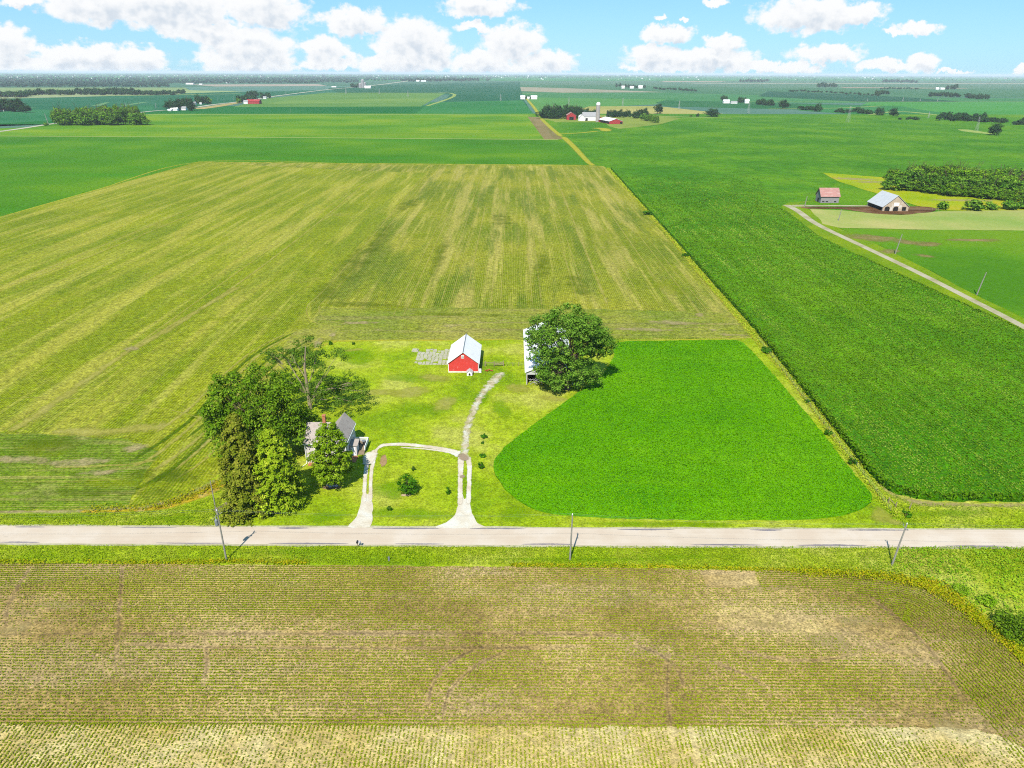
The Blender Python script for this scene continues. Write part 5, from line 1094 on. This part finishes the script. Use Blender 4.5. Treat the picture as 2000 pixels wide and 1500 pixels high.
for i, (u, r_, h_) in enumerate([(704, 9, 22), (709, 10, 40), (713, 8, 26)]):
    x, y = P(u, 172); o = MB().lathe([(r_, 0), (r_, h_), (r_ * .3, h_ + r_ * .6)], 12).build('grain_bin', M['fargrey']); o.location = (x, y, .1); tag(o, ['left white grain bin of the far elevator', 'tallest white grain silo of the far elevator', 'right white grain bin of the far elevator'][i], 'grain bin')
# far white specks: buildings beyond counting on the horizon
rs = random.Random(12); w = MB()
for i in range(170):
    u = rs.uniform(-50, 2050); v = rs.uniform(147.5, 154) if u < 900 else rs.choice([rs.uniform(147.3, 150.5), rs.uniform(150, 156)]); x, y = P(u, v); m_ = mpp(u, v)
    a = rs.uniform(1.0, 3.0) * m_; h_ = rs.uniform(.6, 1.5) * m_ * 1.2; w.box(x - a / 2, y, 0, x + a / 2, y + 20, h_)
tag(w.build('far_buildings', M['farwhite']), 'tiny white buildings scattered in the hazy woods at the horizon', 'buildings', kind='stuff')

# ---- roads far left
ribbons('country_road', [[(-300,284,9),(-100,267,9),(0,257,9),(95,243,9)], [(95,243,9),(190,230,9),(290,218,10),(330,215,10)], [(330,215,12),(372,211,12),(420,204,12),(470,198.5,12),(540,187.5,14),(640,175,16),(700,170,20)], [(700,170,20),(745,165,24),(800,158,34),(840,154,40)]], .3, flat('pale_road', 222, 214, 188), edge=(1, 1, 1))
ribbons('dry_verge', [[(385,213,30),(420,208,34),(456,202,26),(470,200,10)]], .26, flat('dry_verge', 198, 176, 110), edge=(1, 1, 1))
ribbons('far_field_marks', [[(186,207,22),(200,203,16),(210,200,12)], [(235,208,14),(262,203,18),(285,199.5,14)], [(56,211,30),(68,211,30)]], .27, flat('pale_grass_marks', 110, 160, 100), edge=(1, 1, 1))

# ================================================================== poles and wires
def pole(name, x, y, h_, label, top=(0, 0), r_=.17, arm=True, transformer=False, mat='polewood', group=None, sc_=1):
    p_ = empty(name, (x, y, NZ), label=label, cat='utility pole', group=group)
    MB().tube([(0, 0, -.5), (top[0] * .5, top[1] * .5, h_ * .5), (top[0], top[1], h_)], [r_, r_ * .85, r_ * .62], 8).build('post', M[mat], p_)
    if arm:
        z = h_ - 1.2; fx, fy = top[0] * z / h_, top[1] * z / h_
        for i, (dy, dz) in enumerate(((.75, 0), (-.75, 0))):
            w_ = MB().tube([(fx, fy, h_ - .9), (fx, fy + dy, h_ - .7)], [.04, .04], 5); w_.lathe([(.07, h_ - .7), (.1, h_ - .6), (.05, h_ - .42)], 8, 0, (fx, fy + dy)); w_.build('insulator_bracket', M['metalgrey'], p_)
        MB().lathe([(.05, h_), (.08, h_ + .1), (.04, h_ + .3)], 8, 0, top).build('top_insulator', M['white'], p_)
    if transformer:
        c = (top[0] * .75 - .42, top[1] * .75 - .1); q = MB().lathe([(.25, h_ - 3.0), (.3, h_ - 2.9), (.3, h_ - 1.9), (.2, h_ - 1.75)], 12, 0, c).build('transformer', M['metalgrey'], p_)
        MB().lathe([(.05, h_ - 1.75), (.05, h_ - 1.4)], 6, 0, c).build('bushing', M['white'], q)
        MB().tube([(-.9, -.7, h_ - 1.4), (.6, .5, h_ - .6)], [.05, .05], 5).build('guard_arm', M['polewood'], p_)
    return p_
pole('utility_pole', -50.8, 103.44, 10.4, 'road pole at left carrying a grey transformer', (0, 0), transformer=True)
pole('utility_pole', 10.48, 103.81, 9.6, 'bare wooden road pole in front of the clover field', (.1, 0))
pole('utility_pole', 67.48, 102.72, 8.6, 'leaning road pole at right by the fence corner', (.8, .1))
pole('utility_pole', -57.87, 117.47, 7.8, 'slim wooden pole behind the road beside the spruce', (0, 0), .12, arm=False)
def wire(a, b, sag, label, r_=.007, group=None, n_=16):
    pts_ = []
    for i in range(n_ + 1):
        s_ = i / n_; p_ = Vector(a).lerp(Vector(b), s_); p_.z -= sag * 4 * s_ * (1 - s_); pts_.append(p_)
    tag(MB().tube(pts_, [r_] * len(pts_), 4).build('power_line', M['metalgrey']), label, 'wire', group)
TL, TM, TR = (-50.8, 103.44, NZ + 10.7), (10.58, 103.81, NZ + 9.9), (68.28, 102.82, NZ + 8.9)
for dz, dn in ((0, 'upper'), (-1.0, 'lower')):
    q = lambda T_: (T_[0], T_[1] + (0 if dz == 0 else .75), T_[2] + dz + (0 if dz == 0 else .2))
    wire((-120, 103.2, 10.6 + dz), q(TL), .8, dn + ' power line leaving the frame left of the transformer pole')
    wire(q(TL), q(TM), .8, dn + ' power line between the transformer pole and the middle pole')
    wire(q(TM), q(TR), .8, dn + ' power line between the middle pole and the leaning pole')
    wire(q(TR), (130, 103, 9.4 + dz), .8, dn + ' power line leaving the frame right of the leaning pole')
wire((-57.87, 117.47, NZ + 7.6), TL, .25, 'service wire from the transformer pole to the slim pole'); wire((-57.87, 117.47, NZ + 7.6), (hx, hy + 4, NZ + 7), .4, 'service wire from the slim pole to the farmhouse')
for i, (u, v, hh_, t_, lb) in enumerate([(1748,497,36,9,'pole beside the farm lane at the bare field corner'),(1907,577,42,12,'pole beside the lower farm lane in the hay field'),(1571,404,18,4,'pole at the lane bend left of the rusty roofed shed'),(1637,432,20,4,'thin pole standing in the pale pasture'),(95,243,18,-5,'white pole at the road bend left of the long grove')]):
    x, y = P(u, v); m_ = mpp(u, v); pole('utility_pole', x, y, hh_ * m_ * 1.08, lb, (t_ * m_ * .6, 0), .16 + .0003 * y, arm=False)
for i, (u, v, hh_) in enumerate([(978,198,0)]): pass
# small thin far poles
for (u, v, h_, lb) in [(305,215,9,'thin pole left of the first roadside farm'),(568,221,10,'thin pole on the margin of the green band'),(1006,218,8,'thin pole near the property line'),(1180,196,6,'thin pole above the middle farm silo'),(1230,196,6,'thin pole in the green field right of the silo'),(885,222,6,'pole on the margin left of the property line'),(426,200,8,'pole by the second roadside farm'),(438,199,7,'right pole by the second roadside farm'),(457,198,9,'pole left of the red roadside barn'),(558,186,7,'pole on the road past the red barn'),(619,176,8,'tall pole on the road before the grain silos')]:
    x, y = P(u, v); m_ = mpp(u, v); o = MB().tube([(0, 0, 0), (0, 0, h_ * m_)], [.16 * m_ , .12 * m_], 5).build('distant_pole', M['steel']); o.location = (x, y, .1); tag(o, lb, 'utility pole')
# lattice pylons
def pylon(u, v, hpx, label, lean=0):
    x, y = P(u, v); m_ = mpp(u, v); h_ = hpx * m_; b = h_ * .09; p_ = empty('lattice_pylon', (x, y, .2), .5, label=label, cat='pylon', group=None)
    r_ = .10 * m_; f = lambda k: (b * (1 - .75 * k)); w_ = MB()
    for sx in (-1, 1):
        for sy in (-1, 1): w_.tube([(sx * b, sy * b, 0), (sx * f(1), sy * f(1), h_)], [r_, r_], 4)
    for i in range(6):
        k0, k1 = i / 6, (i + 1) / 6
        for sy in (-1, 1):
            w_.tube([(-f(k0), sy * f(k0), h_ * k0), (f(k1), sy * f(k1), h_ * k1)], [r_ * .7] * 2, 3); w_.tube([(sy * f(k0), -f(k0), h_ * k0), (sy * f(k1), f(k1), h_ * k1)], [r_ * .7] * 2, 3)
    w_.build('tower', M['steel'], p_)
    for z in (.72, .84, .96): MB().tube([(-h_ * .13, 0, h_ * z), (h_ * .13, 0, h_ * z)], [r_ * .8] * 2, 4).build('crossarm', M['steel'], p_)
for (u, v, h_, lb) in [(1656,239,30,'tall lattice pylon standing in the corn left of centre right'),(1907,256,26,'lattice pylon beside the lone dark tree'),(1461,222,20,'lattice pylon in the green field right of the lone round tree'),(1813,231,12,'small lattice pylon among the waterway bushes'),(1326,214,16,'lattice pylon above the pale field'),(1216,207,14,'lattice pylon behind the evergreen row'),(1111,205,14,'lattice pylon behind the windbreak'),(978,197,12,'lattice pylon left of the twin white sheds'),(797,189,11,'lattice pylon over the right part of the light field'),(741,184,10,'lattice pylon over the middle of the light field'),(676,183,10,'lattice pylon over the left part of the light field'),(305,211,9,'lattice pylon left of the first roadside farm'),(246,210,8,'lattice pylon over the left green field'),(1763,198,7,'far lattice pylon on the ridge'),(1831,198,6,'far lattice pylon on the ridge right of the first'),(1797,198,5,'far lattice pylon between the ridge pair'),(1694,198,6,'far lattice pylon at the left end of the ridge')]:
    pylon(u, v, h_, lb)
# mailbox, marker, fence corner posts
x, y = P(699, 1071); mbx = empty('mailbox', (x, y, NZ), label='dark mailbox on a post across from the left driveway', cat='mailbox')
MB().box(-.06, -.06, -.2, .06, .06, 1.05).build('post', M['wood'], mbx); MB().prism([(-.16, 1.05), (.16, 1.05), (.16, 1.25), (.1, 1.36), (-.1, 1.36), (-.16, 1.25)], 'y', -.3, .3).build('box', M['black'], mbx); MB().prism([(.25, 1.05), (.6, 1.05), (.6, 1.28), (.25, 1.28)], 'y', -.25, .2).build('newspaper_tube', M['rock'], mbx)
x, y = P(760, 1098); mk = empty('utility_pedestal', (x, y, NZ), label='small pale green pedestal in the ditch below the mailbox', cat='pedestal'); MB().box(-.14, -.1, -.1, .14, .1, .8).build('case', M['metalgrey'], mk); MB().prism([(-.17, .8), (.17, .8), (0, .95)], 'y', -.13, .13).build('cap', M['metalgrey'], mk)
for i, (u, v, t_, lb) in enumerate([(1735, 985, -.3, 'left leaning wooden post at the fence corner'), (1748, 994, .1, 'middle wooden post at the fence corner'), (1775, 996, .45, 'right leaning post at the fence corner')]):
    x, y = P(u, v); tag(MB().tube([(x, y, NZ - .1), (x + t_ * .5, y, NZ + 1.4)], [.12, .1], 6).build('fence_post', M['wood']), lb, 'post', 'posts at the fence corner')
a = P(1735, 985); b = P(1748, 994); tag(MB().tube([(a[0], a[1], NZ + 1.1), (b[0], b[1], NZ + .7)], [.06, .06], 5).build('brace_rail', M['wood']), 'slanting brace rail between the fence corner posts', 'rail')
a = P(1738, 1000); b = P(1480, 664)
fr = empty('boundary_fence', (a[0], a[1], NZ), label='wire fence of thin posts along the clover and corn fields', cat='fence')
for i in range(30):
    s_ = i / 29; x = (b[0] - a[0]) * s_; y = (b[1] - a[1]) * s_; MB().tube([(x, y, -.1), (x + random.uniform(-.1, .1), y, 1.25)], [.05, .045], 5).build('post', M['wood'], fr)
w_ = MB(); [w_.tube([(0, 0, z), (b[0] - a[0], b[1] - a[1], z)], [.012, .012], 3) for z in (.4, .8, 1.15)]; w_.build('wire', M['metalgrey'], fr)
# stacked boards behind the slim pole
x, y = P(424, 992); w = MB(); [w.box(-.35 + .14 * i, -1.6 + rs.uniform(-.1, .1), 0, -.25 + .14 * i, 1.9, .12 + .05 * (i % 2)) for i in range(6)]
o = w.build('board_stack', M['wood']); o.location = (x + .8, y, NZ); o.rotation_euler = (0, 0, -.5); tag(o, 'short stack of weathered boards left of the spruce', 'board stack')

# ================================================================== haze
hb = MB().box(-59000, -300, -1.2, 59000, 59000, 96)
hm = bpy.data.materials.new('haze'); hm.use_nodes = True; nt = hm.node_tree
for n in list(nt.nodes):
    if n.type != 'OUTPUT_MATERIAL': nt.nodes.remove(n)
pvn = nt.nodes.new('ShaderNodeVolumePrincipled'); pvn.inputs['Density'].default_value = 4e-5; pvn.inputs['Color'].default_value = (.84, .93, 1, 1); pvn.inputs['Anisotropy'].default_value = 0
nt.links.new(pvn.outputs[0], [n for n in nt.nodes if n.type == 'OUTPUT_MATERIAL'][0].inputs['Volume'])
tag(hb.build('haze', hm), 'thin pale blue air over the plain', 'haze', kind='stuff')
sc.cycles.use_denoising = False; sc.cycles.filter_width = 1.1; sc.cycles.volume_bounces = 0; sc.cycles.transparent_max_bounces = 24; sc.cycles.max_bounces = 6
